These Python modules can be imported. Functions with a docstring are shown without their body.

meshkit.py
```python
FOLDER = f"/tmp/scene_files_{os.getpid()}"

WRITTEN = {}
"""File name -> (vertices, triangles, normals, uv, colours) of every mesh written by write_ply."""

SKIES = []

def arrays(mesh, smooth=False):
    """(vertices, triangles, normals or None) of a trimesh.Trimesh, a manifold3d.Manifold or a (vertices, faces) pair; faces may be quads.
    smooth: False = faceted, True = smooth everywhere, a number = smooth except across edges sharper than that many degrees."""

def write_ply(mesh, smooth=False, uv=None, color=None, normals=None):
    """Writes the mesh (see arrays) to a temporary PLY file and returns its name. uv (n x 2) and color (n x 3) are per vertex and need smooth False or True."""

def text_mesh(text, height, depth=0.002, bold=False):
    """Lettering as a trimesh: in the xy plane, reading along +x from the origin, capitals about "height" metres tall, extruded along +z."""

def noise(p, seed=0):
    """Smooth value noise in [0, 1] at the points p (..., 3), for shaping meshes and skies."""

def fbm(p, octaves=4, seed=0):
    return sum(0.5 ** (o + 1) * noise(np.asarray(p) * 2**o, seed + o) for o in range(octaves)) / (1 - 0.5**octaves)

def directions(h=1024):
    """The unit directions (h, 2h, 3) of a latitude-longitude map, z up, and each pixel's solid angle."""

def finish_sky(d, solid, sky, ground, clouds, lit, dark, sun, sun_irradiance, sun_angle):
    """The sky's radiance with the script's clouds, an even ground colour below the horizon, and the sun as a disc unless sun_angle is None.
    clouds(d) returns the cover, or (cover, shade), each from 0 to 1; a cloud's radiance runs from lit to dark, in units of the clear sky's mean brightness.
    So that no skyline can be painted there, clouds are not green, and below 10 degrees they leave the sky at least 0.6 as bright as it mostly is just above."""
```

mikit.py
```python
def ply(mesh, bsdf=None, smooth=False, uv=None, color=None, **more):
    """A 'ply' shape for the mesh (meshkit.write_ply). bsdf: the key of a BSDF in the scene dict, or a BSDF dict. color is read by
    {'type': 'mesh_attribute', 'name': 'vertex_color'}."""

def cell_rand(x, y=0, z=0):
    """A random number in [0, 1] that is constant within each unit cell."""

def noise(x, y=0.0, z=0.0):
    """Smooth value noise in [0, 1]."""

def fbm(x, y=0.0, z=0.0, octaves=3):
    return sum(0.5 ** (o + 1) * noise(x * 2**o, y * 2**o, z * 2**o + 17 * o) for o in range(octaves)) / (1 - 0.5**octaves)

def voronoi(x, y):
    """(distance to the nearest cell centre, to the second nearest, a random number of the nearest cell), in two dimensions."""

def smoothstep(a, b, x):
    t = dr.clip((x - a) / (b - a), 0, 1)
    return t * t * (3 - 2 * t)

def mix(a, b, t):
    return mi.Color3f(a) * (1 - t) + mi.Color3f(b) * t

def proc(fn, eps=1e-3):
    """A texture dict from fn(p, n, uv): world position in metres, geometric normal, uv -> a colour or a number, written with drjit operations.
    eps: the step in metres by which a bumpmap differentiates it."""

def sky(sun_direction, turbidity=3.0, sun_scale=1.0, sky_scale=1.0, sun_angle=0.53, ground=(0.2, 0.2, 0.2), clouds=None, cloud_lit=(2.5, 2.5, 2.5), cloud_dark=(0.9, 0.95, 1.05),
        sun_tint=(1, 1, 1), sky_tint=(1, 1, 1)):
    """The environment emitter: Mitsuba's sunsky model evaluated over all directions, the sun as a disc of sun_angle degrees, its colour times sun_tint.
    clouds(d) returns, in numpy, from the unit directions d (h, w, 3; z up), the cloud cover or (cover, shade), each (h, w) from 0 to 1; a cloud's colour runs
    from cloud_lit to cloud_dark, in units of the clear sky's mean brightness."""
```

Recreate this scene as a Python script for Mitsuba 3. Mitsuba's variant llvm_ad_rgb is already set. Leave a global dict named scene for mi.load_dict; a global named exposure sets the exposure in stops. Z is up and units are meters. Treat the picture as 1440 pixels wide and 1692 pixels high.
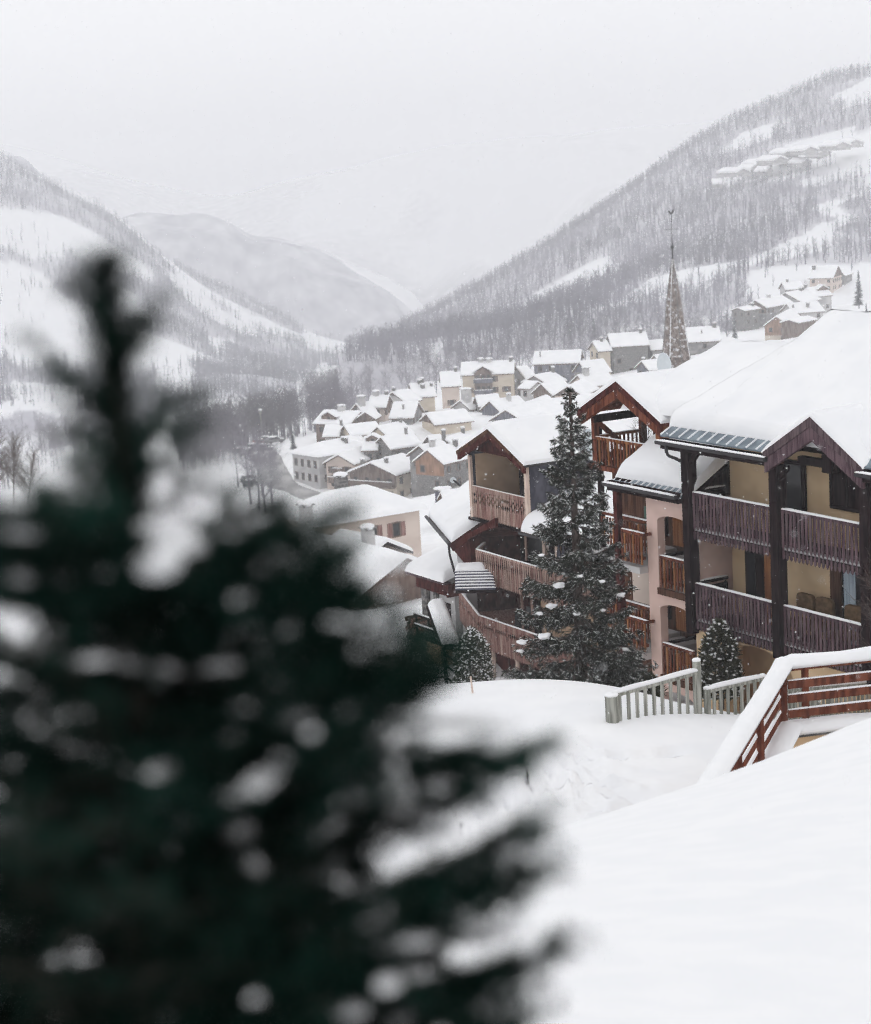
import math
import numpy as np, trimesh, mitsuba as mi, mikit, meshkit
import drjit as dr
from mikit import noise as mn, fbm as mfbm, smoothstep, mix, cell_rand
from scipy.interpolate import RBFInterpolator
from shapely.geometry import Polygon, Point
from shapely import contains_xy

# ------------------------------------------------------------------ camera, sky, exposure
scene, labels = {}, {}
FPX, PITCH, ROLL = 3300.0, math.radians(10.37), math.radians(3.2)      # focal length in pixels of a 1440-wide frame
cp, sp, cr, sr = math.cos(PITCH), math.sin(PITCH), math.cos(ROLL), math.sin(ROLL)
FW = np.array([0, cp, -sp]); DN0 = np.array([0, -sp, -cp]); X0 = np.array([1.0, 0, 0])
RT = cr * X0 + sr * DN0; DN = -sr * X0 + cr * DN0
scene['camera'] = {'type': 'thinlens', 'fov': math.degrees(2 * math.atan(720 / FPX)), 'fov_axis': 'x', 'aperture_radius': 0.0165,
                   'focus_distance': 62.0, 'near_clip': 0.05, 'far_clip': 20000.0, 'medium': {'type': 'ref', 'id': 'haze_air'},
                   'to_world': mi.ScalarTransform4f().look_at(origin=[0, 0, 0], target=FW.tolist(), up=(-DN).tolist())}
scene['sky'] = mikit.sky([0.25, -0.35, 0.9], turbidity=4, sun_scale=0.003, sun_angle=60, ground=(0.6, 0.6, 0.62), clouds=lambda d: 1.0,
                         cloud_lit=(2.49, 2.51, 2.565))
exposure = 1.48
HAZE = 0.0005
scene['haze_air'] = {'type': 'homogeneous', 'albedo': {'type': 'rgb', 'value': [0.984, 0.986, 0.996]}, 'sigma_t': HAZE}

rng = np.random.default_rng(7)


def ray(px, py):
    return FW + RT * ((px - 720) / FPX) + DN * ((py - 846) / FPX)


def P(px, py, d):
    r = ray(px, py)
    return r * (d / r[1])


def Pz(px, py, z):
    r = ray(px, py)
    return r * (z / r[2])


# ------------------------------------------------------------------ materials
def bs(key, fn, rough=0.85, spec=0.2, bump=None, bscale=0.01, eps=1e-3, **more):
    m = {'type': 'principled', 'base_color': mikit.proc(fn) if callable(fn) else {'type': 'rgb', 'value': list(fn)}, 'roughness': rough, 'specular': spec, **more}
    if rough >= 0.9:                                                    # matt: snow, plaster, bark
        m = {'type': 'diffuse', 'reflectance': m['base_color']}
    if bump is not None:
        m = {'type': 'bumpmap', 'arbitrary': mikit.proc(bump, eps), 'scale': bscale, 'bsdf': m}
    scene[key] = {'type': 'twosided', 'bsdf': m}
    return key


def mottled(a, b, s=(3, 3, 3), lo=0.3, hi=0.7, octs=3):
    def fn(p, n, uv):
        t = smoothstep(lo, hi, mfbm(p.x * s[0], p.y * s[1], p.z * s[2], octs))
        return mix(a, b, t)
    return fn


def plank(a, b, w=0.14):
    """vertical boards: each a tone of its own, fine grain along z"""
    def fn(p, n, uv):
        k = dr.floor((p.x * 0.5 - p.y * 0.866) / w)
        g = mfbm(p.x * 40, p.y * 40, p.z * 3, 2)
        t = 0.55 * cell_rand(k, 3) + 0.45 * smoothstep(0.25, 0.75, g)
        return mix(a, b, t)
    return fn


SNOW = bs('snow', mottled((0.87, 0.875, 0.89), (0.92, 0.92, 0.925), (0.9, 0.9, 0.9)), 0.95, 0.1,
          bump=lambda p, n, uv: mfbm(p.x * 1.7, p.y * 1.7, p.z * 1.7, 2), bscale=0.03, eps=0.03)
SNOWN = bs('snow_near', mottled((0.885, 0.89, 0.9), (0.915, 0.915, 0.92), (3, 3, 3)), 0.95, 0.1,
           bump=lambda p, n, uv: mfbm(p.x * 9, p.y * 9, p.z * 9, 3), bscale=0.02, eps=0.004)
SLUSH = bs('slush', mottled((0.45, 0.44, 0.45), (0.78, 0.78, 0.79), (0.25, 0.25, 0.25), 0.35, 0.65), 0.6, 0.3)
DWOOD = bs('wood_dark', mottled((0.010, 0.006, 0.008), (0.028, 0.016, 0.018), (14, 14, 1.2)), 0.92)
PURPLE = bs('wood_plum', mottled((0.062, 0.037, 0.047), (0.15, 0.098, 0.112), (18, 18, 1.5)), 0.92)
PURPLE2 = bs('wood_plum_pale', mottled((0.06, 0.04, 0.048), (0.14, 0.1, 0.108), (18, 18, 1.5)), 0.92)
REDWOOD = bs('wood_red', mottled((0.085, 0.027, 0.018), (0.2, 0.068, 0.04), (12, 12, 1.5)), 0.92)
ORANGE = bs('wood_orange', mottled((0.22, 0.085, 0.035), (0.36, 0.16, 0.07), (14, 14, 1.2)), 0.92)
BROWN = bs('wood_brown', mottled((0.05, 0.024, 0.017), (0.12, 0.06, 0.04), (14, 14, 1.2)), 0.92)
MAHOG = bs('wood_mahogany', mottled((0.04, 0.011, 0.011), (0.095, 0.027, 0.024), (9, 9, 3)), 0.92)
WEATH = bs('wood_weathered', mottled((0.21, 0.135, 0.11), (0.43, 0.305, 0.26), (20, 20, 1.0)), 0.92)
WEATH2 = bs('wood_weathered_red', mottled((0.17, 0.085, 0.073), (0.33, 0.2, 0.175), (20, 20, 1.0)), 0.92)
GREYWOOD = bs('wood_grey', mottled((0.2, 0.205, 0.18), (0.42, 0.42, 0.38), (22, 22, 1.5)), 0.9)
SLATEB = bs('cladding_slate', mottled((0.05, 0.05, 0.065), (0.095, 0.093, 0.115), (5, 5, 1.5)), 0.92)
OCHRE = bs('plaster_ochre', mottled((0.64, 0.46, 0.28), (0.74, 0.55, 0.35), (1.3, 1.3, 1.3)), 0.92, 0.1,
           bump=lambda p, n, uv: mfbm(p.x * 30, p.y * 30, p.z * 30, 2), bscale=0.006)
PINK = bs('plaster_pink', mottled((0.62, 0.45, 0.39), (0.72, 0.53, 0.47), (1.3, 1.3, 1.3)), 0.92, 0.1,
          bump=lambda p, n, uv: mfbm(p.x * 30, p.y * 30, p.z * 30, 2), bscale=0.006)
TAN = bs('plaster_tan', mottled((0.5, 0.36, 0.25), (0.6, 0.44, 0.31), (1.5, 1.5, 1.5)), 0.92, 0.1)
CREAMP = bs('paint_cream', mottled((0.55, 0.42, 0.35), (0.66, 0.53, 0.45), (4, 4, 2)), 0.8)
CREAM = bs('render_cream', mottled((0.54, 0.46, 0.36), (0.64, 0.56, 0.45), (0.5, 0.5, 0.8)), 0.95, 0.1)
PEACH = bs('render_peach', mottled((0.58, 0.48, 0.42), (0.66, 0.56, 0.49), (0.4, 0.4, 0.8)), 0.95, 0.1)
WHITEW = bs('render_white', mottled((0.42, 0.41, 0.41), (0.56, 0.55, 0.54), (0.5, 0.5, 0.8)), 0.95, 0.1)
GREYW = bs('render_grey', mottled((0.17, 0.165, 0.17), (0.3, 0.285, 0.28), (0.5, 0.5, 0.8)), 0.95, 0.1)
STONE = bs('rubble_stone', mottled((0.1, 0.098, 0.1), (0.24, 0.225, 0.215), (5, 5, 6.5), 0.35, 0.65), 0.95, 0.1)
BARN = bs('wood_far_brown', mottled((0.1, 0.065, 0.055), (0.2, 0.14, 0.115), (3, 3, 0.5)), 0.9)
BARNO = bs('wood_far_orange', mottled((0.22, 0.115, 0.07), (0.36, 0.2, 0.125), (3, 3, 0.5)), 0.9)
BLUEG = bs('wood_far_blue', mottled((0.09, 0.09, 0.12), (0.16, 0.16, 0.2), (3, 3, 0.5)), 0.9)
METAL = bs('zinc', mottled((0.12, 0.15, 0.18), (0.2, 0.25, 0.285), (3, 3, 3)), 0.5, 0.4, metallic=0.2)
GUTTER = bs('gutter_dark', (0.035, 0.033, 0.036), 0.5)
GLASS = bs('window_glass', (0.012, 0.013, 0.017), 0.2, 0.3)
CURTAIN = bs('curtain_blue', mottled((0.3, 0.38, 0.46), (0.5, 0.58, 0.64), (30, 30, 1)), 0.9)
DISHM = bs('dish_white', (0.62, 0.66, 0.68), 0.6)
BARK = bs('bark', mottled((0.06, 0.045, 0.04), (0.15, 0.12, 0.11), (9, 9, 3)), 0.95)
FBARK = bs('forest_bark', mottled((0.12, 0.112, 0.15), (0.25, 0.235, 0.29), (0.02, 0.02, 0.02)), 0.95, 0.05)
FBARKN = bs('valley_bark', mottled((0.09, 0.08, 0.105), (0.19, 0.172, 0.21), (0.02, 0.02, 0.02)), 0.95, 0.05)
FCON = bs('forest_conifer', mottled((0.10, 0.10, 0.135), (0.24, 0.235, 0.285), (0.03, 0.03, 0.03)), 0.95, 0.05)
NEEDLE = bs('fir_needles', mottled((0.004, 0.012, 0.009), (0.012, 0.04, 0.03), (9, 9, 9)), 0.92)
NEEDLE2 = bs('spruce_needles', mottled((0.012, 0.015, 0.011), (0.04, 0.045, 0.034), (2.5, 2.5, 2.5)), 0.92)
NEEDLE3 = bs('shrub_leaves', mottled((0.03, 0.034, 0.02), (0.075, 0.075, 0.045), (4, 4, 4)), 0.92)
CARM = [bs('car_paint_dark', (0.03, 0.035, 0.045), 0.3, 0.5), bs('car_paint_grey', (0.14, 0.14, 0.15), 0.3, 0.5), bs('car_paint_red', (0.16, 0.03, 0.03), 0.3, 0.5)]
CUSH = bs('cushion_brown', mottled((0.12, 0.075, 0.04), (0.18, 0.115, 0.065), (9, 9, 9)), 0.95)
GREENP = bs('plastic_green', (0.10, 0.17, 0.14), 0.5)
BLACKM = bs('black_metal', (0.025, 0.025, 0.03), 0.5)


def _scale(p, n, uv):
    a = dr.atan2(p.y - SPY, p.x - SPX)
    r = dr.floor(p.z * 3.0)
    k = cell_rand(dr.floor(a * 7 + 0.5 * r), r)
    snow_ = smoothstep(0.55, 0.72, mfbm(p.x * 2.2, p.y * 2.2, p.z * 2.2, 3))
    c = mix((0.10, 0.08, 0.075), (0.28, 0.23, 0.205), k)
    return mix(c, (0.7, 0.7, 0.72), 0.75 * snow_)


# ------------------------------------------------------------------ mesh helpers
def cat(ms):
    vs, fs, o = [], [], 0
    for v, f in ms:
        v = np.asarray(v, float); f = np.asarray(f, int)
        if f.shape[1] == 4:
            f = np.vstack([f[:, [0, 1, 2]], f[:, [0, 2, 3]]])
        vs.append(v); fs.append(f + o); o += len(v)
    return np.vstack(vs), np.vstack(fs)


BF = np.array([[0, 2, 3, 1], [4, 5, 7, 6], [0, 1, 5, 4], [2, 6, 7, 3], [0, 4, 6, 2], [1, 3, 7, 5]])


def box(x0, x1, y0, y1, z0, z1):
    x0, x1 = min(x0, x1), max(x0, x1); y0, y1 = min(y0, y1), max(y0, y1); z0, z1 = min(z0, z1), max(z0, z1)
    v = np.array([[x, y, z] for z in (z0, z1) for y in (y0, y1) for x in (x0, x1)], float)
    return v, BF


def beam(p0, p1, w, h, up=(0, 0, 1)):
    """box along p0-p1, w across, h along 'up'"""
    p0, p1, up = np.asarray(p0, float), np.asarray(p1, float), np.asarray(up, float)
    d = p1 - p0; L = np.linalg.norm(d); d /= L
    s = np.cross(d, up); s /= np.linalg.norm(s); t = np.cross(s, d)
    v = np.array([p0 + d * L * a + s * (b - .5) * w + t * (c - .5) * h for c in (0, 1) for b in (0, 1) for a in (0, 1)])
    return v, BF[:, ::-1]


def tube(pts, rad, n=8, cap=True):
    pts = np.asarray(pts, float); rad = np.broadcast_to(np.asarray(rad, float), (len(pts),))
    tg = np.gradient(pts, axis=0); tg /= np.linalg.norm(tg, axis=1, keepdims=True) + 1e-12
    ref = np.array([0, 0, 1.0]) if abs(tg[0, 2]) < 0.9 else np.array([1.0, 0, 0])
    s = np.cross(tg, ref); s /= np.linalg.norm(s, axis=1, keepdims=True); t = np.cross(tg, s)
    a = np.arange(n) / n * 2 * np.pi
    v = pts[:, None] + rad[:, None, None] * (np.cos(a)[None, :, None] * s[:, None] + np.sin(a)[None, :, None] * t[:, None])
    k = len(pts); i, j = np.meshgrid(np.arange(k - 1), np.arange(n), indexing='ij')
    f = np.stack([i * n + j, (i + 1) * n + j, (i + 1) * n + (j + 1) % n, i * n + (j + 1) % n], -1).reshape(-1, 4)
    v = v.reshape(-1, 3)
    f = np.vstack([f[:, [0, 2, 1]], f[:, [0, 3, 2]]])
    if cap:
        v = np.vstack([v, pts[0], pts[-1]])
        j = np.arange(n)
        f = np.vstack([f, np.stack([(j + 1) % n, j, j * 0 + k * n], 1), np.stack([(k - 1) * n + j, (k - 1) * n + (j + 1) % n, j * 0 + k * n + 1], 1)])
    return v, f


def extrude(poly, c0, c1, axis='y'):
    """shapely polygon in (a, z) extruded along the third axis. axis 'y': polygon in x,z; 'x': polygon in y,z; 'z': x,y"""
    m = trimesh.creation.extrude_polygon(poly if isinstance(poly, Polygon) else Polygon(poly), abs(c1 - c0), engine='earcut')
    v = np.array(m.vertices); f = np.array(m.faces); c = min(c0, c1)
    if axis == 'y':
        return np.stack([v[:, 0], c + v[:, 2], v[:, 1]], 1), f[:, ::-1]
    if axis == 'x':
        return np.stack([c + v[:, 2], v[:, 0], v[:, 1]], 1), f
    return np.stack([v[:, 0], v[:, 1], c + v[:, 2]], 1), f


def spikes(p0, p1, r, n=3):
    """pointed prisms from ring at p0 (radius r) to the point p1"""
    d = p1 - p0; d = d / (np.linalg.norm(d, axis=1, keepdims=True) + 1e-12)
    ref = np.where(np.abs(d[:, 2:3]) < 0.9, np.array([[0, 0, 1.0]]), np.array([[1.0, 0, 0]]))
    s = np.cross(d, ref); s /= np.linalg.norm(s, axis=1, keepdims=True) + 1e-12; t = np.cross(d, s)
    a = np.arange(n) / n * 2 * np.pi; r = np.broadcast_to(r, (len(p0),))
    ring = p0[:, None] + r[:, None, None] * (np.cos(a)[None, :, None] * s[:, None] + np.sin(a)[None, :, None] * t[:, None])
    v = np.concatenate([ring, p1[:, None]], 1).reshape(-1, 3)
    b = np.arange(len(p0))[:, None] * (n + 1); j = np.arange(n)[None]
    f = np.stack([b + j, np.broadcast_to(b + n, (len(p0), n)), b + (j + 1) % n], -1).reshape(-1, 3)
    return v, f


def spindles(p0, p1, r, n=3, at=0.4):
    mid = p0 + (p1 - p0) * at
    v1, f1 = spikes(mid, p1, r, n); v2, f2 = spikes(mid, p0, r, n)
    return cat([(v1, f1), (v2, f2)])


ICO2 = trimesh.creation.icosphere(2); ICO1 = trimesh.creation.icosphere(1); ICO3 = trimesh.creation.icosphere(3)


def blob(c, r, seed=0, amp=0.25, freq=1.6, ico=ICO2):
    d = np.array(ico.vertices)
    k = 1 + amp * 2 * (meshkit.fbm(d * freq + seed * 7.3 + 20, 3, seed) - 0.5)
    return d * k[:, None] * np.asarray(r) + np.asarray(c), np.array(ico.faces)


def rnd(s, r):
    """rounded edge profile: 0 at s=0, 1 from s=r"""
    t = np.clip(s / r, 0, 1)
    return np.sqrt(np.maximum(0, 1 - (1 - t) ** 2))


def snow_sheet(p00, A, B, t=0.4, na=40, nb=16, edges=(1, 1, 1, 0), r=0.35, rough=0.05, seed=0, lip=0.0):
    """snow lying on the sloped rectangle p00 + a A + b B: edges (a0, a1, b0, b1) that are rounded off"""
    p00, A, B = (np.asarray(x, float) for x in (p00, A, B))
    la, lb = np.linalg.norm(A), np.linalg.norm(B)
    ea = np.unique(np.concatenate([np.linspace(0, 1, na), np.clip(np.array([0.02, .06, .12, .2, .3]) * r / .3 / la, 0, 1), 1 - np.clip(np.array([0.02, .06, .12, .2, .3]) * r / .3 / la, 0, 1)]))
    eb = np.unique(np.concatenate([np.linspace(0, 1, nb), np.clip(np.array([0.02, .06, .12, .2, .3]) * r / .3 / lb, 0, 1)]))
    a, b = np.meshgrid(ea, eb, indexing='ij')
    h = np.ones_like(a)
    for k, s in enumerate((a * la, (1 - a) * la, b * lb, (1 - b) * lb)):
        if edges[k]:
            h = h * rnd(s, r)
    base = p00 + a[..., None] * A + b[..., None] * B
    nz = meshkit.fbm(base * 0.9 + seed, 3, int(seed)) - 0.5
    top = base + np.array([0, 0, 1.0]) * (t * h * (1 + 0.35 * nz) + rough * nz * h)[..., None]
    bul = (B / lb) * -(lip * rnd(b * lb + 0.02, r) * (1 - np.clip(b * lb / (2 * r), 0, 1)))[..., None] if lip else 0
    top = top + bul
    n1, n2 = a.shape
    idx = np.arange(n1 * n2).reshape(n1, n2)
    q = np.stack([idx[:-1, :-1], idx[1:, :-1], idx[1:, 1:], idx[:-1, 1:]], -1).reshape(-1, 4)
    v = np.vstack([top.reshape(-1, 3), base.reshape(-1, 3)])
    rim = np.concatenate([idx[:, 0], idx[-1, 1:], idx[-2::-1, -1], idx[0, -2:0:-1]])
    nx = np.roll(rim, -1)
    side = np.stack([nx, rim, rim + n1 * n2, nx + n1 * n2], -1)
    f = np.vstack([q, side, q[:, ::-1] + n1 * n2])
    if np.cross(A, B)[2] < 0:
        f = f[:, ::-1]
    return v, f


def rail_snow(p0, p1, w, h, seed=0, n=None):
    """a rounded ridge of snow along a rail from p0 to p1 (on its top)"""
    p0, p1 = np.asarray(p0, float), np.asarray(p1, float)
    L = np.linalg.norm(p1 - p0); n = n or max(4, int(L / 0.25))
    t = np.linspace(0, 1, n)
    c = p0 + (p1 - p0) * t[:, None]
    d = (p1 - p0) / L; s = np.cross(d, [0, 0, 1.0]); s /= np.linalg.norm(s)
    k = 0.75 + 0.5 * meshkit.fbm(c * 1.5 + seed, 3, int(seed))
    k[0] *= .6; k[-1] *= .6
    prof = np.array([[-.5, 0], [-.56, .35], [-.38, .82], [0, 1.0], [.38, .82], [.56, .35], [.5, 0]])
    v = c[:, None] + s * (prof[None, :, 0:1] * w * (0.9 + .1 * k[:, None, None])) + np.array([0, 0, 1.0]) * (prof[None, :, 1:2] * h * k[:, None, None])
    m = len(prof); i, j = np.meshgrid(np.arange(n - 1), np.arange(m), indexing='ij')
    f = np.stack([i * m + j, i * m + (j + 1) % m, (i + 1) * m + (j + 1) % m, (i + 1) * m + j], -1).reshape(-1, 4)
    v = v.reshape(-1, 3)
    f = np.vstack([f[:, [0, 1, 2]], f[:, [0, 2, 3]], [[0, k2 + 1, k2] for k2 in range(1, m - 1)], [[(n - 1) * m, (n - 1) * m + k2, (n - 1) * m + k2 + 1] for k2 in range(1, m - 1)]])
    return v, f


# ------------------------------------------------------------------ scene bookkeeping
used = {}


def numbered(name):
    k = used.get(name, 0); used[name] = k + 1
    return name if k == 0 else f'{name}_{k:03d}'


def M4(R=None, t=(0, 0, 0)):
    m = np.eye(4)
    if R is not None:
        m[:3, :3] = R
    m[:3, 3] = t
    return m


class Thing:
    def __init__(s, name, label, cat_, O=(0, 0, 0), az=None, R=None, group=None):
        """frame: x along u = (sin az, -cos az), y along m = (cos az, sin az), z up"""
        s.key = numbered(name)
        if az is not None:
            a = math.radians(az)
            R = np.array([[math.sin(a), math.cos(a), 0], [-math.cos(a), math.sin(a), 0], [0, 0, 1]])
        s.M = M4(R, O)
        labels[s.key] = {'label': label, 'category': cat_}
        if group:
            labels[s.key]['group'] = group

    def W(s, x, y, z):
        return (s.M @ np.array([x, y, z, 1.0]))[:3]

    def part(s, name, mesh, mat, parent=None, smooth=False, off=None, label=None, pl=None, kind=None):
        key = numbered((parent or s.key) + '__' + name)
        pl = pl or mikit.ply(mesh, mat, smooth)
        m = s.M if off is None else s.M @ (off if np.ndim(off) == 2 else M4(None, off))
        scene[key] = {**pl, 'to_world': mi.ScalarTransform4f(m)}
        if label or kind:
            labels[key] = {k: v for k, v in (('label', label), ('kind', kind)) if v}
        return key


def single(name, label, cat_, mesh, mat, smooth=False, group=None, kind=None):
    key = numbered(name)
    scene[key] = mikit.ply(mesh, mat, smooth)
    labels[key] = {k: v for k, v in (('label', label), ('category', cat_), ('group', group), ('kind', kind)) if v}
    return key


def struct(name, mesh, mat, smooth=True):
    key = numbered(name)
    scene[key] = mikit.ply(mesh, mat, smooth)
    labels[key] = {'kind': 'structure'}
    return key


def grid_mesh(V):
    n1, n2 = V.shape[:2]
    idx = np.arange(n1 * n2).reshape(n1, n2)
    q = np.stack([idx[:-1, :-1], idx[1:, :-1], idx[1:, 1:], idx[:-1, 1:]], -1).reshape(-1, 4)
    return V.reshape(-1, 3), q


# ------------------------------------------------------------------ the ground
def deeper(py, d):
    """the village climbs away from the camera: what stands higher on the slope stands farther off"""
    return d + max(0.0, 735 - py) * 0.45 if 340 < d < 800 else d


gp = []
for a in [(437, 752, 424), (470, 800, 402), (505, 808, 398), (551, 814, 393), (560, 842, 372), (640, 834, 378), (690, 834, 362), (720, 814, 358), (400, 800, 385),
          (600, 945, 188), (500, 950, 190), (700, 960, 180), (640, 1010, 140), (760, 960, 150), (480, 1010, 140),
          (700, 1095, 88), (730, 1068, 92), (640, 1110, 88), (830, 1120, 84), (780, 1122, 82),
          (800, 667, 440), (740, 674, 428), (700, 682, 415), (625, 700, 400), (760, 718, 395), (585, 722, 398), (920, 668, 412), (1040, 624, 450), (1000, 652, 425),
          (1100, 602, 455), (1160, 582, 475), (1230, 562, 560), (1290, 566, 520), (1340, 535, 590), (1400, 500, 640), (1460, 500, 640), (1250, 520, 700), (1420, 480, 760),
          (380, 796, 405), (330, 812, 395), (250, 760, 560), (300, 702, 800), (480, 662, 880), (380, 676, 840), (100, 800, 560), (0, 820, 520), (-150, 830, 480),
          (650, 640, 620), (560, 690, 560), (760, 610, 640), (860, 590, 620), (960, 575, 600), (1080, 560, 600),
          (560, 625, 1050), (620, 600, 1300), (660, 585, 1500), (200, 640, 1100), (0, 620, 1100),
          (700, 1130, 50), (800, 1123, 50), (900, 1121, 50), (1000, 1130, 49.5), (1003, 1186, 44), (1160, 1188, 46), (1290, 1188, 48), (900, 1250, 42), (1100, 1250, 41.5),
          (900, 1370, 37.5), (1150, 1290, 38.5), (450, 1400, 37.5), (600, 1375, 38), (680, 1135, 49), (600, 1160, 48), (760, 1220, 44)]:
    gp.append(P(a[0], a[1], deeper(a[1] - 30, a[2]) if a[0] > 520 else a[2]))
gp += [np.array(a, float) for a in [(9, 60, -17.2), (4, 60, -17.6), (13, 50, -16.8), (18, 46, -15), (8, 53, -16.6), (2, 56, -17.0), (-2, 60, -18.3), (-8, 60, -18.2), (-10, 45, -14.6), (-20, 45, -15.5),
                                    (0, 25, -13.4), (10, 25, -12.6), (-10, 25, -13.5), (16, 34, -12.8), (20, 30, -12), (0, 10, -11), (-15, 10, -12), (15, 10, -10), (30, 60, -16), (60, 70, -15),
                                    (14, 75, -19), (30, 90, -20), (60, 140, -25), (60, 250, -36), (110, 330, -40), (30, 200, -35), (160, 420, -40), (220, 560, -42), (-60, 90, -24), (-90, 200, -48), (-40, 140, -36), (-120, 330, -75),
                                    (320, 700, -30), (200, 300, -25), (-300, 500, -90), (-260, 300, -70), (-400, 900, -105), (-700, 1200, -60), (20, 1300, -130), (10, 1000, -120), (300, 1000, -50), (-60, -20, -10), (60, -20, -8), (-120, 40, -20), (120, 60, -8)]]
gp = np.array(gp)
GR = RBFInterpolator(gp[:, :2], gp[:, 2], kernel='linear', neighbors=30, smoothing=0.0)


def ground_z(x, y):
    q = np.stack([np.ravel(x), np.ravel(y)], 1)
    # a soft average over a few metres takes the kinks out of the interpolation
    s = 0.012 * np.maximum(q[:, 1], 40) + 0.3
    z = 0
    for dx, dy in ((0, 0), (1, 0), (-1, 0), (0, 1), (0, -1)):
        z = z + GR(q + np.stack([dx * s, dy * s], 1))
    return (z / 5).reshape(np.shape(x))


rows = np.concatenate([np.linspace(6, 30, 14)[:-1], np.linspace(30, 52, 110)[:-1], np.geomspace(52, 1500, 150)])
cols = np.concatenate([np.linspace(-0.9, -0.24, 24)[:-1], np.linspace(-0.24, 0.26, 210)[:-1], np.linspace(0.26, 0.9, 24)])
GY, GA = np.meshgrid(rows, cols, indexing='ij')
GX = GY * GA
GZ = ground_z(GX, GY)
q3 = np.stack([GX, GY, GX * 0], -1)
GZ = GZ + 0.25 * (meshkit.fbm(q3 * 0.12, 3, 3) - 0.5) + 0.10 * (meshkit.fbm(q3 * 0.5, 3, 4) - 0.5)
# trampled snow on the left half of the terrace: prints and clods
tr = np.exp(-((GX - 0.6) / 2.8) ** 4 - ((GY - 39.0) / 3.6) ** 4)
cl = meshkit.fbm(q3 * 2.1, 3, 11)
GZ = GZ + tr * (1.9 * np.abs(cl - 0.5) - 0.35 * np.clip(meshkit.noise(q3 * 1.9, 5) - 0.6, 0, 1) * 1.6)
pr = rng.uniform(0, 1, (70, 2))
for k in range(70):                                                    # footprints across the terrace
    t = pr[k, 0]
    cx, cy = (-1.5 + 6.5 * t + 0.5 * (pr[k, 1] - .5), 40.2 + 2.6 * t + 0.9 * math.sin(5 * t) + 0.5 * (pr[k, 1] - 0.5))
    GZ -= 0.10 * np.exp(-((GX - cx) / 0.16) ** 2 - ((GY - cy) / 0.22) ** 2)
V = np.stack([GX, GY, GZ], -1)
gv, gf = grid_mesh(V)
struct('ground', (gv, gf[:, ::-1]), SNOW)


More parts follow.
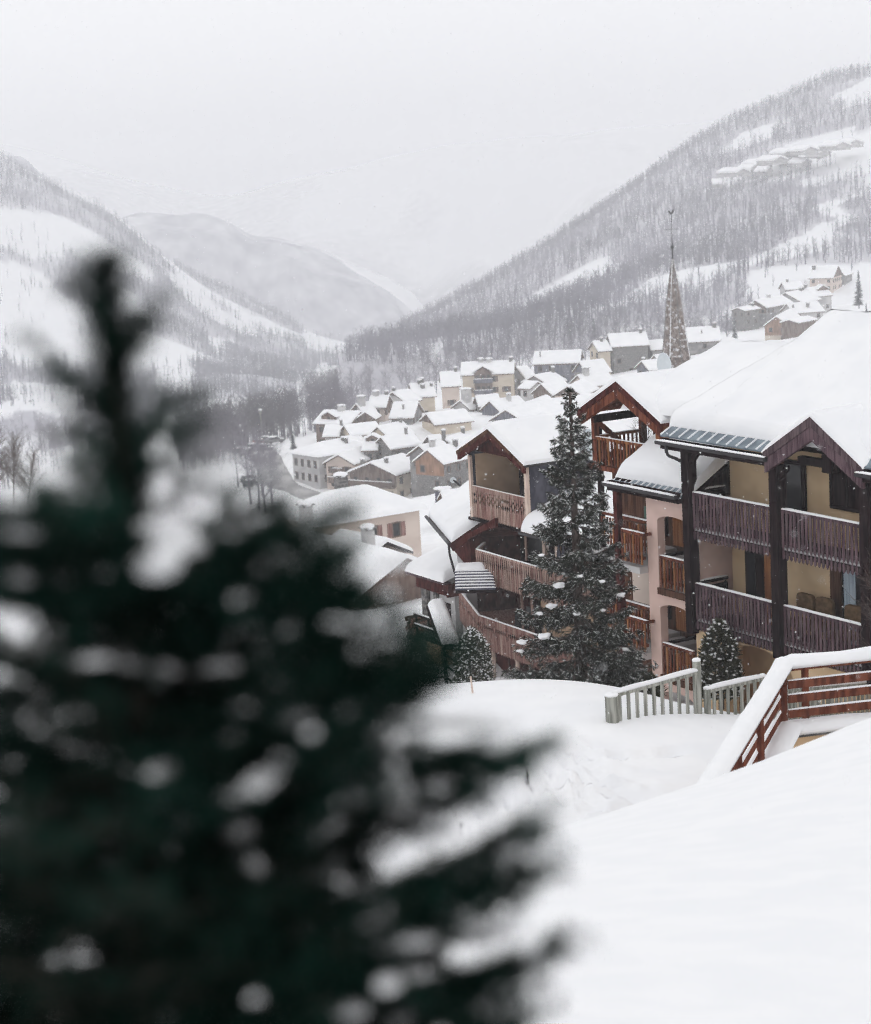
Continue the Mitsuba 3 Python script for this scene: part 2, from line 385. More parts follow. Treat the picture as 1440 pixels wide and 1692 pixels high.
def on_ground(x, y):
    return np.array([x, y, float(ground_z(np.array([x]), np.array([y]))[0])])


# the bank of deep snow in front of the camera
edge_px = np.array([-900, -300, 0, 450, 700, 880, 1000, 1180, 1300, 1440, 1600, 2300.])
edge_py = np.array([1640, 1600, 1560, 1470, 1430, 1380, 1345, 1288, 1244, 1190, 1130, 860.])
cols = np.linspace(-800, 2200, 190)
tt = np.concatenate([np.linspace(0, 1, 110), 1 + np.linspace(0, 1, 50)[1:]])
V = np.zeros((len(tt), len(cols), 3))
for j, c in enumerate(cols):
    ey = np.interp(c, edge_px, edge_py)
    de = np.interp(c, [-300, 880, 1440, 2200], [17, 20, 24, 30])
    E, Bt = P(c, ey, de), P(c, 1692, 8.0)
    r = E[:2] / E[1]
    A = np.array([[1, 0, 0], [1, 8, 64], [1, de, de * de]]); k = np.linalg.solve(A, [-1.8, Bt[2], E[2]])
    for i, t in enumerate(tt):
        if t <= 1:
            d = de * t; z = k @ [1, d, d * d]
        else:
            d = de + (t - 1) * 14; s = (t - 1) * 14
            z = E[2] - (k[1] + 2 * k[2] * de) * -1 * s - 0.10 * s * s * (1 if s < 3 else 0) - (0.9 + 0.6 * (s - 3) if s >= 3 else 0)
        V[i, j] = [r[0] * d, d, z]
V[..., 2] += 0.05 * (meshkit.fbm(V * [0.12, 0.12, 0], 2, 21) - 0.5) * np.clip(V[..., 1] / 6, 0, 1)
V[..., 2] += 0.03 * (meshkit.fbm(V * [2.2, 2.2, 0], 3, 22) - 0.5)
bv, bf = grid_mesh(V)
struct('snow_bank', (bv, bf[:, ::-1]), SNOWN)

# ------------------------------------------------------------------ hills
HILLM = 'hill_cover'
scene[HILLM] = {'type': 'twosided', 'bsdf': {'type': 'diffuse', 'reflectance': {'type': 'mesh_attribute', 'name': 'vertex_color'}}}


class Hill:
    """a hillside through points measured at (pixel, pixel, distance); its open meadows are outlines laid on its surface"""
    def __init__(s, ctrl, amp, freq, seed):
        c = np.array([P(*a) for a in ctrl])
        near = c[c[:, 1] < c[:, 1].min() * 1.3]
        c = np.vstack([c, near * [0.9, 0.9, 1] - [0, 0, 14]])
        b = c[:, 0] / c[:, 1]
        s.ip = RBFInterpolator(np.stack([b * 4, np.log(c[:, 1])], 1), c[:, 2], kernel='thin_plate_spline', smoothing=1e-4)
        s.box = (b.min(), b.max(), c[:, 1].min(), c[:, 1].max()); s.amp, s.freq, s.seed = amp, freq, seed
        s.meadows, s.cf, s.level, s.keep = [], 0.012, 0.36, 0.03

    def z(s, x, y):
        x, y = np.asarray(x, float), np.asarray(y, float)
        z = s.ip(np.stack([x / y * 4, np.log(y)], 1))
        return z + s.amp * (meshkit.fbm(np.stack([x * s.freq, y * s.freq, x * 0], -1), 4, s.seed) - 0.5)

    def hit(s, px, py):
        """where the line of sight through a pixel first meets the hill"""
        r = ray(px, py); d = np.geomspace(s.box[2], s.box[3], 500)
        q = r[None] / r[1] * d[:, None]
        k = np.nonzero(s.z(q[:, 0], q[:, 1]) > q[:, 2])[0]
        return q[k[0] if len(k) else -1][:2]

    def meadow(s, *polys):
        for p in polys:
            s.meadows.append(Polygon([s.hit(*a) for a in p]).buffer(0))

    def woods(s, x, y):
        """0 (open snow) to 1 (closed wood)"""
        w = meshkit.fbm(np.stack([x * s.cf, y * s.cf * .5, x * 0], 1), 4, s.seed + 3)
        w = np.clip((w - s.level) / .07, 0, 1)
        wx = x + 26 * (meshkit.fbm(np.stack([x * .02, y * .02, x * 0], 1), 3, 8) - .5); wy = y + 60 * (meshkit.fbm(np.stack([x * .02, y * .02, x * 0 + 9], 1), 3, 9) - .5)
        for m in s.meadows:
            w = w * np.where(contains_xy(m, wx, wy), s.keep, 1)
        return w

    def build(s, name, nx, ny, dark, strength=.85):
        bb, dd = np.meshgrid(np.linspace(s.box[0], s.box[1], nx), np.geomspace(s.box[2], s.box[3], ny), indexing='ij')
        X, Y = bb * dd, dd
        Z = s.z(X.ravel(), Y.ravel())
        fine = meshkit.fbm(np.stack([X.ravel() * .05, Y.ravel() * .03, Z * .05], 1), 3, 4)
        w = s.woods(X.ravel(), Y.ravel()) * strength * np.clip(.55 + 1.1 * (fine - .35), .2, 1)
        col = np.array([.87, .875, .89]) * (1 - w[:, None]) + np.array(dark) * w[:, None]
        v, f = grid_mesh(np.stack([X, Y, Z.reshape(X.shape)], -1))
        key = numbered(name)
        scene[key] = mikit.ply((v, f), HILLM, smooth=True, color=col)
        labels[key] = {'kind': 'structure'}


right = Hill([(560, 640, 640), (700, 612, 680), (800, 606, 680), (900, 586, 680), (1000, 568, 680), (1100, 552, 690), (1200, 530, 720), (1300, 462, 800), (1440, 432, 840), (1640, 420, 880),
              (640, 590, 1000), (750, 565, 1000), (900, 505, 950), (1000, 470, 920), (1200, 400, 950), (1440, 335, 1000), (1640, 300, 1000), (1215, 300, 1150), (1420, 245, 1150),
              (600, 590, 1450), (700, 545, 1500), (760, 505, 1500), (850, 455, 1550), (940, 398, 1600), (1000, 355, 1600), (1070, 302, 1650), (1170, 232, 1700), (1250, 188, 1700), (1310, 165, 1650),
              (1370, 130, 1600), (1440, 118, 1600), (1640, 40, 1600),
              (600, 700, 2000), (700, 650, 2100), (850, 560, 2100), (1000, 450, 2100), (1170, 320, 2200), (1300, 250, 2200), (1440, 190, 2200), (1640, 120, 2200)], 5, .01, 14)
right.level = .33
right.meadow([(985, 512), (1040, 478), (1100, 462), (1180, 436), (1250, 405), (1330, 378), (1385, 380), (1300, 420), (1220, 440), (1150, 470), (1080, 492), (1010, 516)],
             [(1172, 318), (1205, 288), (1260, 258), (1330, 236), (1440, 208), (1450, 244), (1380, 266), (1300, 290), (1230, 306)],
             [(1190, 250), (1220, 226), (1270, 206), (1315, 196), (1295, 222), (1240, 246)], [(705, 596), (725, 566), (745, 586), (735, 606)], [(1370, 160), (1440, 128), (1450, 158), (1400, 178)],
             [(1300, 384), (1450, 296), (1450, 318), (1340, 384)], [(1010, 560), (1100, 525), (1180, 500), (1230, 470), (1210, 505), (1130, 540), (1040, 570)], [(1300, 300), (1420, 280), (1450, 262), (1440, 280), (1330, 310)])
right.meadows.append(Polygon([(.16 * 660, 660), (.26 * 660, 660), (.26 * 860, 860), (.158 * 820, 820)]))
right.build('right_hillside', 230, 170, (.33, .315, .365))
left = Hill([(-200, 860, 620), (0, 800, 640), (150, 770, 680), (250, 730, 780), (400, 668, 900), (500, 650, 1000), (570, 625, 1120), (640, 598, 1400), (700, 580, 1700),
             (-200, 600, 1000), (0, 560, 1050), (150, 560, 1100), (300, 560, 1200), (430, 585, 1300),
             (-200, 170, 1600), (-60, 235, 1600), (0, 268, 1600), (60, 296, 1620), (180, 352, 1700), (270, 430, 1750), (400, 497, 1800), (520, 556, 1850), (600, 578, 1900), (700, 592, 2100),
             (-200, 280, 2100), (0, 360, 2100), (180, 440, 2200), (400, 560, 2300), (600, 640, 2400), (700, 650, 2400)], 14, .012, 13)
left.level, left.cf, left.keep = .37, .013, .07
left.meadow([(-20, 340), (50, 350), (125, 405), (110, 440), (60, 428), (-20, 405)], [(-20, 440), (80, 452), (150, 540), (160, 590), (60, 610), (-20, 575)], [(272, 448), (300, 450), (345, 488), (400, 533), (442, 545), (430, 562), (370, 545), (318, 512)],
            [(468, 522), (520, 542), (592, 574), (575, 592), (520, 578)], [(495, 640), (530, 606), (562, 600), (558, 618), (520, 644)], [(350, 562), (376, 556), (388, 582), (360, 584)], [(0, 625), (120, 640), (140, 700), (0, 690)], [(236, 590), (300, 596), (345, 655), (260, 645)], [(180, 470), (240, 500), (260, 540), (200, 520)])
left.meadow([(225, 745), (420, 692), (520, 652), (500, 640), (380, 662), (245, 700)])
left.build('left_mountain', 230, 170, (.27, .26, .32))
mid = Hill([(0, 560, 2080), (200, 560, 2080), (400, 570, 2080), (560, 570, 2080), (640, 575, 2080), (720, 575, 2400),
            (0, 300, 2400), (120, 350, 2400), (210, 372, 2400), (370, 380, 2400), (480, 402, 2400), (560, 434, 2400), (640, 478, 2400), (690, 508, 2450), (760, 560, 2500),
            (0, 420, 2950), (370, 480, 2950), (560, 560, 2950), (760, 640, 2950)], 42, .009, 15)
mid.level, mid.cf = .38, .009
mid.build('middle_mountain', 170, 120, (.3, .3, .35), 1.0)
far = Hill([(-300, 470, 5200), (300, 480, 5200), (700, 500, 5200), (900, 480, 5200), (1500, 450, 5200),
            (-300, 240, 6600), (200, 300, 6600), (420, 320, 6600), (560, 285, 6600), (700, 255, 6600), (800, 240, 6600), (950, 230, 6600), (1500, 150, 6600)], 90, .0012, 16)
far.level, far.cf = .45, .0016
far.build('far_mountain', 140, 90, (.3, .3, .34), .8)


def bare_trees(pos, h, nb, nt, seed, thick=1.0, lean=0.05):
    """leafless trees as one mesh: trunk, nb branches each, nt twigs per branch"""
    r = np.random.default_rng(seed); n = len(pos); h = np.broadcast_to(h, (n,))
    top = pos + np.stack([r.normal(0, lean, n) * h, r.normal(0, lean, n) * h, h], 1)
    out = [spikes(pos - [0, 0, .3], top, 0.013 * h * thick)]
    T = np.repeat(np.arange(n), nb); fr = r.uniform(0.18, 0.92, len(T)); az = r.uniform(0, 2 * np.pi, len(T)); el = np.radians(r.uniform(30, 72, len(T)))
    L = h[T] * (0.42 * (1 - fr) + 0.1) * r.uniform(.7, 1.2, len(T))
    b0 = pos[T] + (top - pos)[T] * fr[:, None]
    dirs = np.stack([np.cos(az) * np.cos(el), np.sin(az) * np.cos(el), np.sin(el)], 1)
    b1 = b0 + dirs * L[:, None]
    out.append(spikes(b0, b1, 0.0065 * h[T] * thick))
    if nt:
        B = np.repeat(np.arange(len(T)), nt); f2 = r.uniform(0.2, 0.9, len(B))
        c0 = b0[B] + (b1 - b0)[B] * f2[:, None]
        d2 = dirs[B] + r.normal(0, 0.55, (len(B), 3)); d2[:, 2] = np.abs(d2[:, 2]); d2 /= np.linalg.norm(d2, axis=1, keepdims=True)
        out.append(spikes(c0, c0 + d2 * (L[B] * r.uniform(.3, .6, len(B)))[:, None], 0.0035 * h[T[B]] * thick))
    return cat(out)


def conifers(pos, h, seed, tiers=9, per=7):
    r = np.random.default_rng(seed); n = len(pos); h = np.broadcast_to(h, (n,))
    out = [spikes(pos - [0, 0, .3], pos + np.stack([h * 0, h * 0, h], 1), 0.02 * h)]
    T = np.repeat(np.arange(n), tiers * per); k = np.tile(np.repeat(np.arange(tiers), per), n)
    fr = 0.08 + 0.9 * (k + r.uniform(0, 1, len(T))) / tiers
    az = r.uniform(0, 2 * np.pi, len(T)); L = h[T] * 0.19 * (1.06 - fr) * r.uniform(.6, 1.2, len(T))
    p0 = pos[T] + np.stack([0 * L, 0 * L, fr * h[T]], 1)
    p1 = p0 + np.stack([np.cos(az) * L, np.sin(az) * L, -0.25 * L], 1)
    out.append(spikes(p0 + [0, 0, 0], p1, 0.026 * h[T]))
    return cat(out)


def world_poly(pts, zf_pts):
    """an outline measured on the photograph, laid on the hill at the given distances"""
    return Polygon([P(px, py, d)[:2] for px, py, d in zf_pts]).buffer(0)


def scatter(n, zf, brange, drange, seed, keep):
    r = np.random.default_rng(seed)
    b = r.uniform(*brange, n); d = np.exp(r.uniform(math.log(drange[0]), math.log(drange[1]), n))
    x, y = b * d, d
    m = keep(x, y, r)
    x, y = x[m], y[m]
    return np.stack([x, y, zf(x, y)], 1)


def clumps(x, y, f, seed):
    return meshkit.fbm(np.stack([x * f, y * f * 0.55, x * 0], 1), 4, seed)


pos = scatter(16500, right.z, (-0.05, 0.235), (690, 1680), 31, lambda x, y, r: (right.woods(x, y) > r.uniform(0, 1, len(x))) & (x / y > -.012 - .035 * np.clip((900 - y) / 220, 0, 1)))
hh = np.random.default_rng(1).uniform(5, 9.5, len(pos))
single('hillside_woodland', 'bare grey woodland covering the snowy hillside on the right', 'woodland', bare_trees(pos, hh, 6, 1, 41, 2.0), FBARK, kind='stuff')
pos = scatter(19000, left.z, (-0.235, 0.0), (800, 1850), 33, lambda x, y, r: left.woods(x, y) > r.uniform(0, 1, len(x)))
hh = np.random.default_rng(2).uniform(5, 9, len(pos))
k = np.random.default_rng(3).uniform(0, 1, len(pos)) < 0.35
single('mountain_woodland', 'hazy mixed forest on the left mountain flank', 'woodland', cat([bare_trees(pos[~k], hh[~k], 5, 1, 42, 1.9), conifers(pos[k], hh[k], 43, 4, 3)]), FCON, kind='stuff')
gz = lambda x, y: ground_z(x, y)
pos = scatter(2600, gz, (-0.135, 0.14), (440, 800), 35, lambda x, y, r: ((x / y < -0.045 + 0.03 * (y - 450) / 350) & (x / y > -0.118) & ((y < 470) | (x / y > -0.062)) | (y > 590) & (x / y > -0.05) & (r.uniform(0, 1, len(x)) < 0.6)) & (clumps(x, y, 0.02, 15) > 0.36) & (x / y < 0.145))
pos = np.vstack([pos, scatter(640, gz, (-0.128, -0.066), (425, 482), 37, lambda x, y, r: (clumps(x, y, 0.03, 16) > 0.34) & (x / y < -0.0655) & ((y > 448) | (x / y < -0.096))), scatter(420, gz, (-0.26, -0.135), (540, 800), 38, lambda x, y, r: clumps(x, y, 0.012, 17) > 0.42)])
hh = np.random.default_rng(4).uniform(8, 13, len(pos))
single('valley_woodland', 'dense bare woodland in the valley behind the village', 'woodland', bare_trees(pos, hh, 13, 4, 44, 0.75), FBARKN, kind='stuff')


# ------------------------------------------------------------------ village houses
WALLS = {'cream': CREAM, 'peach': PEACH, 'white': WHITEW, 'grey': GREYW, 'stone': STONE, 'barn': BARN, 'orange': BARNO, 'blue': BLUEG}
shared_pl = {}


def sh(key, mesh_fn, mat, smooth=False):
    """one ply dict for all equal pieces"""
    if (key, mat) not in shared_pl:
        shared_pl[key, mat] = mikit.ply(mesh_fn(), mat, smooth)
    return shared_pl[key, mat]


def frame_ring(w, h, t, d):
    return extrude(Polygon([(-w / 2, -h / 2), (w / 2, -h / 2), (w / 2, h / 2), (-w / 2, h / 2)],
                           [[(-w / 2 + t, -h / 2 + t), (w / 2 - t, -h / 2 + t), (w / 2 - t, h / 2 - t), (-w / 2 + t, h / 2 - t)]]), -d, 0, 'y')


def face_matrix(x, y, z, nx, ny):
    """places a piece modelled facing -y (outwards) at a wall point with outward normal (nx, ny)"""
    m = np.eye(4); m[:3, 0] = [-ny, nx, 0]; m[:3, 1] = [-nx, -ny, 0]; m[:3, 3] = [x, y, z]
    return m


def window(t, x, y, z, nx, ny, w=0.95, h=1.2, shut=None, frame='wood_far_brown', arch=False):
    m = face_matrix(x, y, z, nx, ny)
    k = t.part('window', None, None, pl=sh(('frame', w, h), lambda: frame_ring(w + .2, h + .2, 0.13, 0.07), frame), off=m)
    t.part('pane', None, None, parent=k, pl=sh(('pane', w, h), lambda: box(-w / 2 - .02, w / 2 + .02, -0.02, 0.02, -h / 2 - .02, h / 2 + .02), GLASS), off=m)
    if shut:
        for s in (-1, 1):
            t.part('shutter', None, None, pl=sh(('shutter', h), lambda: box(-.24, .24, -.09, -.02, -h / 2 - .05, h / 2 + .05), shut), off=m @ M4(None, (s * (w / 2 + .36), 0, 0)))


def gable_snow(L, W, rise, t, seed, ov=0.0):
    """snow on a two-sided roof: cross-section with rounded eaves, softened gable ends"""
    w = W / 2; tp = rise / w
    r = np.random.default_rng(seed)
    pts = [(-w, 0), (-w - .04, t * .55), (-w + .12, t * .9 + .12 * tp), (-w + .4, t + .4 * tp)]
    pts += [(-w * .5, t + w * .5 * tp), (-.35, t + (w - .35) * tp), (0, t + (w - .12) * tp)]
    pts += [(-a, b) for a, b in pts[-2::-1]]
    prof = np.array(pts); base = np.array([(a, max(0, rise - abs(a) * tp)) for a, b in pts])
    ys = np.concatenate([[0, .06, .25], np.linspace(.6, L - .6, max(3, int(L / 2))), [L - .25, L - .06, L]])
    sc = np.concatenate([[.3, .75, .95], np.ones(max(3, int(L / 2))), [.95, .75, .3]])
    n = len(prof)
    V = np.zeros((len(ys), n, 3))
    for i, (y, s) in enumerate(zip(ys, sc)):
        V[i, :, 0] = prof[:, 0]; V[i, :, 1] = y; V[i, :, 2] = base[:, 1] + (prof[:, 1] - base[:, 1]) * s * (1 + 0.12 * r.normal(0, 1, n) * (s == 1))
    m = len(ys)
    i, j = np.meshgrid(np.arange(m - 1), np.arange(n), indexing='ij')
    f = np.stack([i * n + j, i * n + (j + 1) % n, (i + 1) * n + (j + 1) % n, (i + 1) * n + j], -1).reshape(-1, 4)
    f = np.vstack([f[:, [0, 1, 2]], f[:, [0, 2, 3]]])
    # underside and ends: each point of the outline paired with the roof below it
    G = V.copy(); G[:, :, 2] = base[None, :, 1]; G[:, :, 0] = np.clip(G[:, :, 0], -w, w)
    v = np.vstack([V.reshape(-1, 3), G.reshape(-1, 3)]); o = m * n
    q = np.stack([i * n + j, (i + 1) * n + j, (i + 1) * n + j + 1, i * n + j + 1], -1)[:, :n - 1].reshape(-1, 4)
    e0 = np.array([[k + 1, k, o + k, o + k + 1] for k in range(n - 1)]); e1 = np.array([[k, k + 1, o + k + 1, o + k] for k in range(n - 1)]) + np.array([1, 1, 1, 1]) * (m - 1) * n
    q = np.vstack([q[:, ::-1] , q + o, e0[:, ::-1], e1[:, ::-1]])
    f = np.vstack([q[:, [0, 2, 1]], q[:, [0, 3, 2]]])
    g = trimesh.Trimesh(v, f, process=True)
    trimesh.repair.fix_normals(g)
    return np.array(g.vertices), np.array(g.faces)


def chimney(t, x, y, z, w=0.6, h=1.3, mat=STONE, cap=True, parent=None):
    k = t.part('chimney', box(x - w / 2, x + w / 2, y - w / 2, y + w / 2, z - 1.0, z + h), mat, parent=parent)
    p = parent or t.key
    t.part('chimney_slab', box(x - w * .68, x + w * .68, y - w * .68, y + w * .68, z + h + .16, z + h + .24), STONE, parent=parent)
    t.part('chimney_leg', cat([box(x + a * w * .42 - .06, x + a * w * .42 + .06, y + b * w * .42 - .06, y + b * w * .42 + .06, z + h, z + h + .16) for a in (-1, 1) for b in (-1, 1)]), STONE, parent=parent, kind='stuff')
    if cap:
        t.part('chimney_snow', blob((x, y, z + h + .26), (w * .75, w * .75, .28), seed=int(abs(x * 7 + z * 3)) % 50, amp=.12), SNOW, parent=parent, smooth=True)


def house(name, label, A, B, d, W, pitch, wall, front=None, upper=None, shut=None, H=None, win=True, chim=(), t=0.42, skew=0.0, ov=0.55, balcony=None, trim=BARN, dAz=None, L=None, wrows=2, dormer=None):
    """gabled house. A, B: the two ends of its snowy ridge on the photograph, d: distance of A. Local frame: x across, y along the ridge, z up."""
    d = deeper(A[1] + 8, d) + (10 if A[0] < 640 and 690 < A[1] < 722 else 0)
    a = P(A[0], A[1], d)
    b = Pz(B[0], B[1], a[2])
    dv = b[:2] - a[:2]
    L0 = np.linalg.norm(dv); dv /= L0
    if dAz is not None:
        dv = np.array([math.sin(math.radians(dAz)), math.cos(math.radians(dAz))])
    L = L or L0
    R = np.array([[dv[1], dv[0], 0], [-dv[0], dv[1], 0], [0, 0, 1]])
    rise = W / 2 * math.tan(math.radians(pitch))
    mid = a[:2] + dv * L / 2
    ze = a[2] - t - rise                                                # eave height in the world
    zg = min(float(ground_z(np.array([mid[0]]), np.array([mid[1]]))[0]), ze - 2.2) - 3.0
    H = H or max(2.4, ze - zg)
    th = Thing(name, label, 'house', (a[0], a[1], ze - H), R=R, group='snowed-in village houses')
    T = th.part
    wi = W / 2 - ov * .9
    hr = rise * (wi / (W / 2))
    y0, y1 = ov, L - ov
    low = Polygon([(-wi, 0), (wi, 0), (wi, H + .02), (-wi, H + .02)])
    T('wall', extrude(Polygon([(-wi, 0), (wi, 0), (wi, H), (0, H + hr), (-wi, H)]), y0, y1, 'y'), WALLS[wall])
    if upper:                                                           # boarded gable
        hb = upper if isinstance(upper, float) else 0.0
        g = Polygon([(-wi - .03, H - hb), (wi + .03, H - hb), (wi + .03, H), (0, H + hr - .02), (-wi - .03, H)])
        T('gable_boarding', extrude(g, y0 - .06, y0 - .003, 'y'), WALLS[front or 'barn'])
        T('gable_boarding', extrude(g, y1 + .003, y1 + .06, 'y'), WALLS[front or 'barn'])
    w = W / 2; th_ = .2
    T('roof', extrude(Polygon([(-w, H + hr - rise), (0, H + hr), (w, H + hr - rise), (w, H + hr - rise + th_), (0, H + hr + th_), (-w, H + hr - rise + th_)]), 0, L, 'y'), trim)
    ro = th.key + '__roof'
    zs = H + hr - rise + th_ - .01
    T('snow_cover', tuple([gable_snow(L, W, rise, t, hash_(name + label))][0][i] + (np.array([0, 0, zs]) if i == 0 else 0) for i in (0, 1)), SNOW, parent=ro, smooth=40)
    for c in chim:                                                       # (fraction along ridge, fraction across, width, height, material)
        x, y = c[1] * w, c[0] * L
        chimney(th, x, y, zs + rise * (1 - abs(c[1])) + t * .5, c[2], c[3], c[4] if len(c) > 4 else STONE)
    if win:
        cam = th.M[:3, :3].T @ (-th.M[:3, 3]); r = np.random.default_rng(hash_(label))
        for nx, ny, ln in ((1, 0, y1 - y0), (-1, 0, y1 - y0), (0, -1, 2 * wi), (0, 1, 2 * wi)):
            cx, cy = (nx * wi, (y0 + y1) / 2) if nx else (0, y0 if ny < 0 else y1)
            v = np.array([cam[0] - cx, cam[1] - cy]); v /= np.linalg.norm(v)
            if v @ [nx, ny] < 0.12:
                continue
            nc = max(1, int(ln / 2.7))
            for row in range(wrows):
                z = H - 1.25 - 2.7 * row
                if z < 0.9:
                    continue
                for c in range(nc):
                    if r.uniform() < 0.25:
                        continue
                    s = (c + .5) / nc * ln - ln / 2
                    x, y = (nx * wi, cy + s) if nx else (s, cy)
                    o = 0.065 if (upper and ny and row == 0) else 0.0
                    window(th, x, y + o * ny, z, nx, ny, shut=shut if r.uniform() < .75 else None)
    if balcony is not None:                                             # along the front gable: (height of floor, x from, x to, material)
        for z, x0, x1, mt in balcony:
            k = T('balcony', box(x0, x1, y0 - 1.15, y0 - .07, z - .16, z), mt)
            T('handrail', beam((x0, y0 - 1.1, z + 1.0), (x1, y0 - 1.1, z + 1.0), .1, .1), mt, parent=k)
            T('rail_snow', rail_snow((x0, y0 - 1.1, z + 1.05), (x1, y0 - 1.1, z + 1.05), .2, .16, 3), SNOW, parent=k, smooth=True)
            n = int((x1 - x0) / .32)
            for i in range(n):
                T('slat', None, None, parent=k, pl=sh('vslat', lambda: box(-.11, .11, -.025, .025, 0, .95), mt), off=(x0 + (i + .5) / n * (x1 - x0), y0 - 1.1, z))
    if dormer is not None:                                              # gabled dormers standing on one slope: (y fraction, across -1..1, width, side)
        for fy, fx, dw, side in dormer:
            y = fy * L; x = fx * w; z = zs + rise * (1 - abs(fx)) + .1
            k = T('dormer', cat([extrude(Polygon([(y - dw / 2, z - .3), (y + dw / 2, z - .3), (y + dw / 2, z + .9), (y, z + .9 + dw * .25), (y - dw / 2, z + .9)]), x - side * w * .5, x, 'x')]), BARN)
            T('dormer_pane', box(x - .02, x + side * .03, y - .3, y + .3, z + .1, z + .8) if side > 0 else box(x - .03, x + .02, y - .3, y + .3, z + .1, z + .8), GLASS, parent=k)
            gs = gable_snow(w * .5 + .5, dw + .7, dw * .32, .35, 5)
            v = gs[0].copy(); v = np.stack([x + side * (.45 - v[:, 1]), y + v[:, 0] * side, v[:, 2] + z + .78], 1)
            T('dormer_snow', (v, gs[1]), SNOW, parent=k, smooth=40)
    return th


def hash_(s):
    h = 5381
    for c in s:
        h = (h * 33 + ord(c)) & 0x7FFFFFF
    return h


def hip_house(name, label, apexA, apexB, d, az, la, lb, pitch, wall, shut=None, wins=(), chim=(), H=None, t=0.42, side='both', axis=None):
    """four-sided roof; ridge A-B on the photograph; la x lb: roof plan, x along az+90, y along az"""
    a = P(apexA[0], apexA[1], d); b = Pz(apexB[0], apexB[1], a[2]) if apexB else a
    c = (a + b) / 2
    dv = np.array([math.sin(math.radians(az)), math.cos(math.radians(az))])
    R = np.array([[dv[1], dv[0], 0], [-dv[0], dv[1], 0], [0, 0, 1]])
    rise = min(la, lb) / 2 * math.tan(math.radians(pitch))
    ze = a[2] - t - rise
    zg = float(ground_z(np.array([c[0]]), np.array([c[1]]))[0]) - 5
    H = H or ze - zg
    th = Thing(name, label, 'house', (c[0], c[1], ze - H), R=R, group='snowed-in village houses')
    x, y = la / 2, lb / 2; rx = max(0, x - y); ry = max(0, y - x)
    ov = .6
    th.part('wall', box(-x + ov, x - ov, -y + ov, y - ov, 0, H + .12), WALLS[wall])
    base = [(-x, -y), (x, -y), (x, y), (-x, y)]
    def hipmesh(z0, z1, gx, k=0.0):
        v = [(*p, z0) for p in base] + [(-rx, -ry, z1), (rx, ry, z1)]
        f = [[0, 3, 1], [3, 2, 1]]
        if rx >= ry:
            f += [[0, 1, 5], [0, 5, 4], [1, 2, 5], [2, 3, 4], [2, 4, 5], [3, 0, 4]]
        else:
            f += [[0, 1, 4], [1, 2, 5], [1, 5, 4], [2, 3, 5], [3, 0, 4], [3, 4, 5]]
        return np.array(v, float), np.array(f)
    th.part('roof', hipmesh(H, H + rise, 0), BARN)
    # snow: heightfield over the plan
    n = 40
    gx, gy = np.meshgrid(np.linspace(-1, 1, n), np.linspace(-1, 1, n), indexing='ij')
    gx, gy = np.sign(gx) * (1 - (1 - np.abs(gx)) ** 1.3), np.sign(gy) * (1 - (1 - np.abs(gy)) ** 1.3)
    X, Y = gx * (x + .03), gy * (y + .03)
    dist = np.minimum(x - np.abs(X), y - np.abs(Y)) + .03
    zz = np.maximum(0, dist - .03) * rise / min(x, y)
    zz = np.minimum(zz, rise - .1 + .05 * np.tanh((zz - rise + .1) * 4)) 
    V = np.stack([X, Y, H + zz + t * rnd(dist, .4) * (1 + .25 * (meshkit.fbm(np.stack([X, Y, X * 0], -1) * .6, 3, 2) - .5))], -1)
    v, f = grid_mesh(V)
    th.part('snow_cover', (np.vstack([v, [[0, 0, H + rise * .3]]]), f), SNOW, parent=th.key + '__roof', smooth=True)
    for (nx, ny, s, z, w, h) in wins:
        px_, py_ = (nx * (x - ov), s) if nx else (s, ny * (y - ov))
        window(th, px_, py_, z + H, nx, ny, w, h, shut)
    for c in chim:
        chimney(th, c[0], c[1], H + c[2], c[3], c[4], c[5] if len(c) > 5 else STONE)
    return th


S_BR = 'wood_far_brown'
# the nearer half of the village, from the bend of the road to the wooden chalets
hip_house('hip_roofed_house', 'white hip-roofed block of flats beside the bend of the road', (530, 727), (572, 723), 402, 52, 10.5, 15.5, 20, 'white',
          wins=[(0, -1, s, z, .85, 1.35) for s in (-3.4, -1.2, 1.1, 3.3) for z in (-1.7, -4.5, -7.3)] + [(1, 0, s, z, .95, 1.4) for s, z in ((-5.4, -1.7), (-5.4, -4.5), (-5.4, -7.4), (-2.4, -1.7), (-2.4, -4.6), (.8, -1.7), (3.6, -1.7))], chim=[(1.2, 1.5, 1.5, .6, .8), (2.3, 1.5, 1.5, .6, .8)])
house('peach_house', 'peach house with balcony and brown shutters right of the white block', (558, 748), (590, 738), 392, 7.4, 27, 'peach', shut=S_BR, L=11, balcony=[(1.0 + 3.6, -2.4, 2.4, BARN), (6.4, -1.2, 1.2, BARN)], H=8.2, trim=BARN)
house('timber_chalet', 'broad chalet with plum timber gable, long balcony and whitewashed ground floor', (612, 762), (672, 746), 380, 12.0, 20, 'cream', front='barn', upper=2.3, H=6.2, L=11,
      balcony=[(3.9, -5.3, 5.3, BARN)], chim=[(.25, .3, .6, .9), (.1, -.45, .6, 1.1)], trim=BARN)
house('barn_house', 'orange boarded barn house with stone base next to the snowy lane', (705.5, 739), (744, 730), 360, 7.6, 33, 'stone', front='orange', upper=2.4, H=6.2, chim=[(.75, .25, .7, 1.2)], L=9.5)
house('long_roofed_house', 'white roofed house uphill behind the orange barn house', (692, 733), (733, 726), 374, 8.4, 28, 'grey', chim=[(.35, .35, .9, 1.4, WHITEW)])
house('small_gabled_house', 'small house with grey gable wedged above the orange barn house', (733, 722), (764, 712), 378, 7.4, 27, 'grey', upper=.6, chim=[(.02, 0, .6, 1.4), (.95, .1, .6, 1.0)])
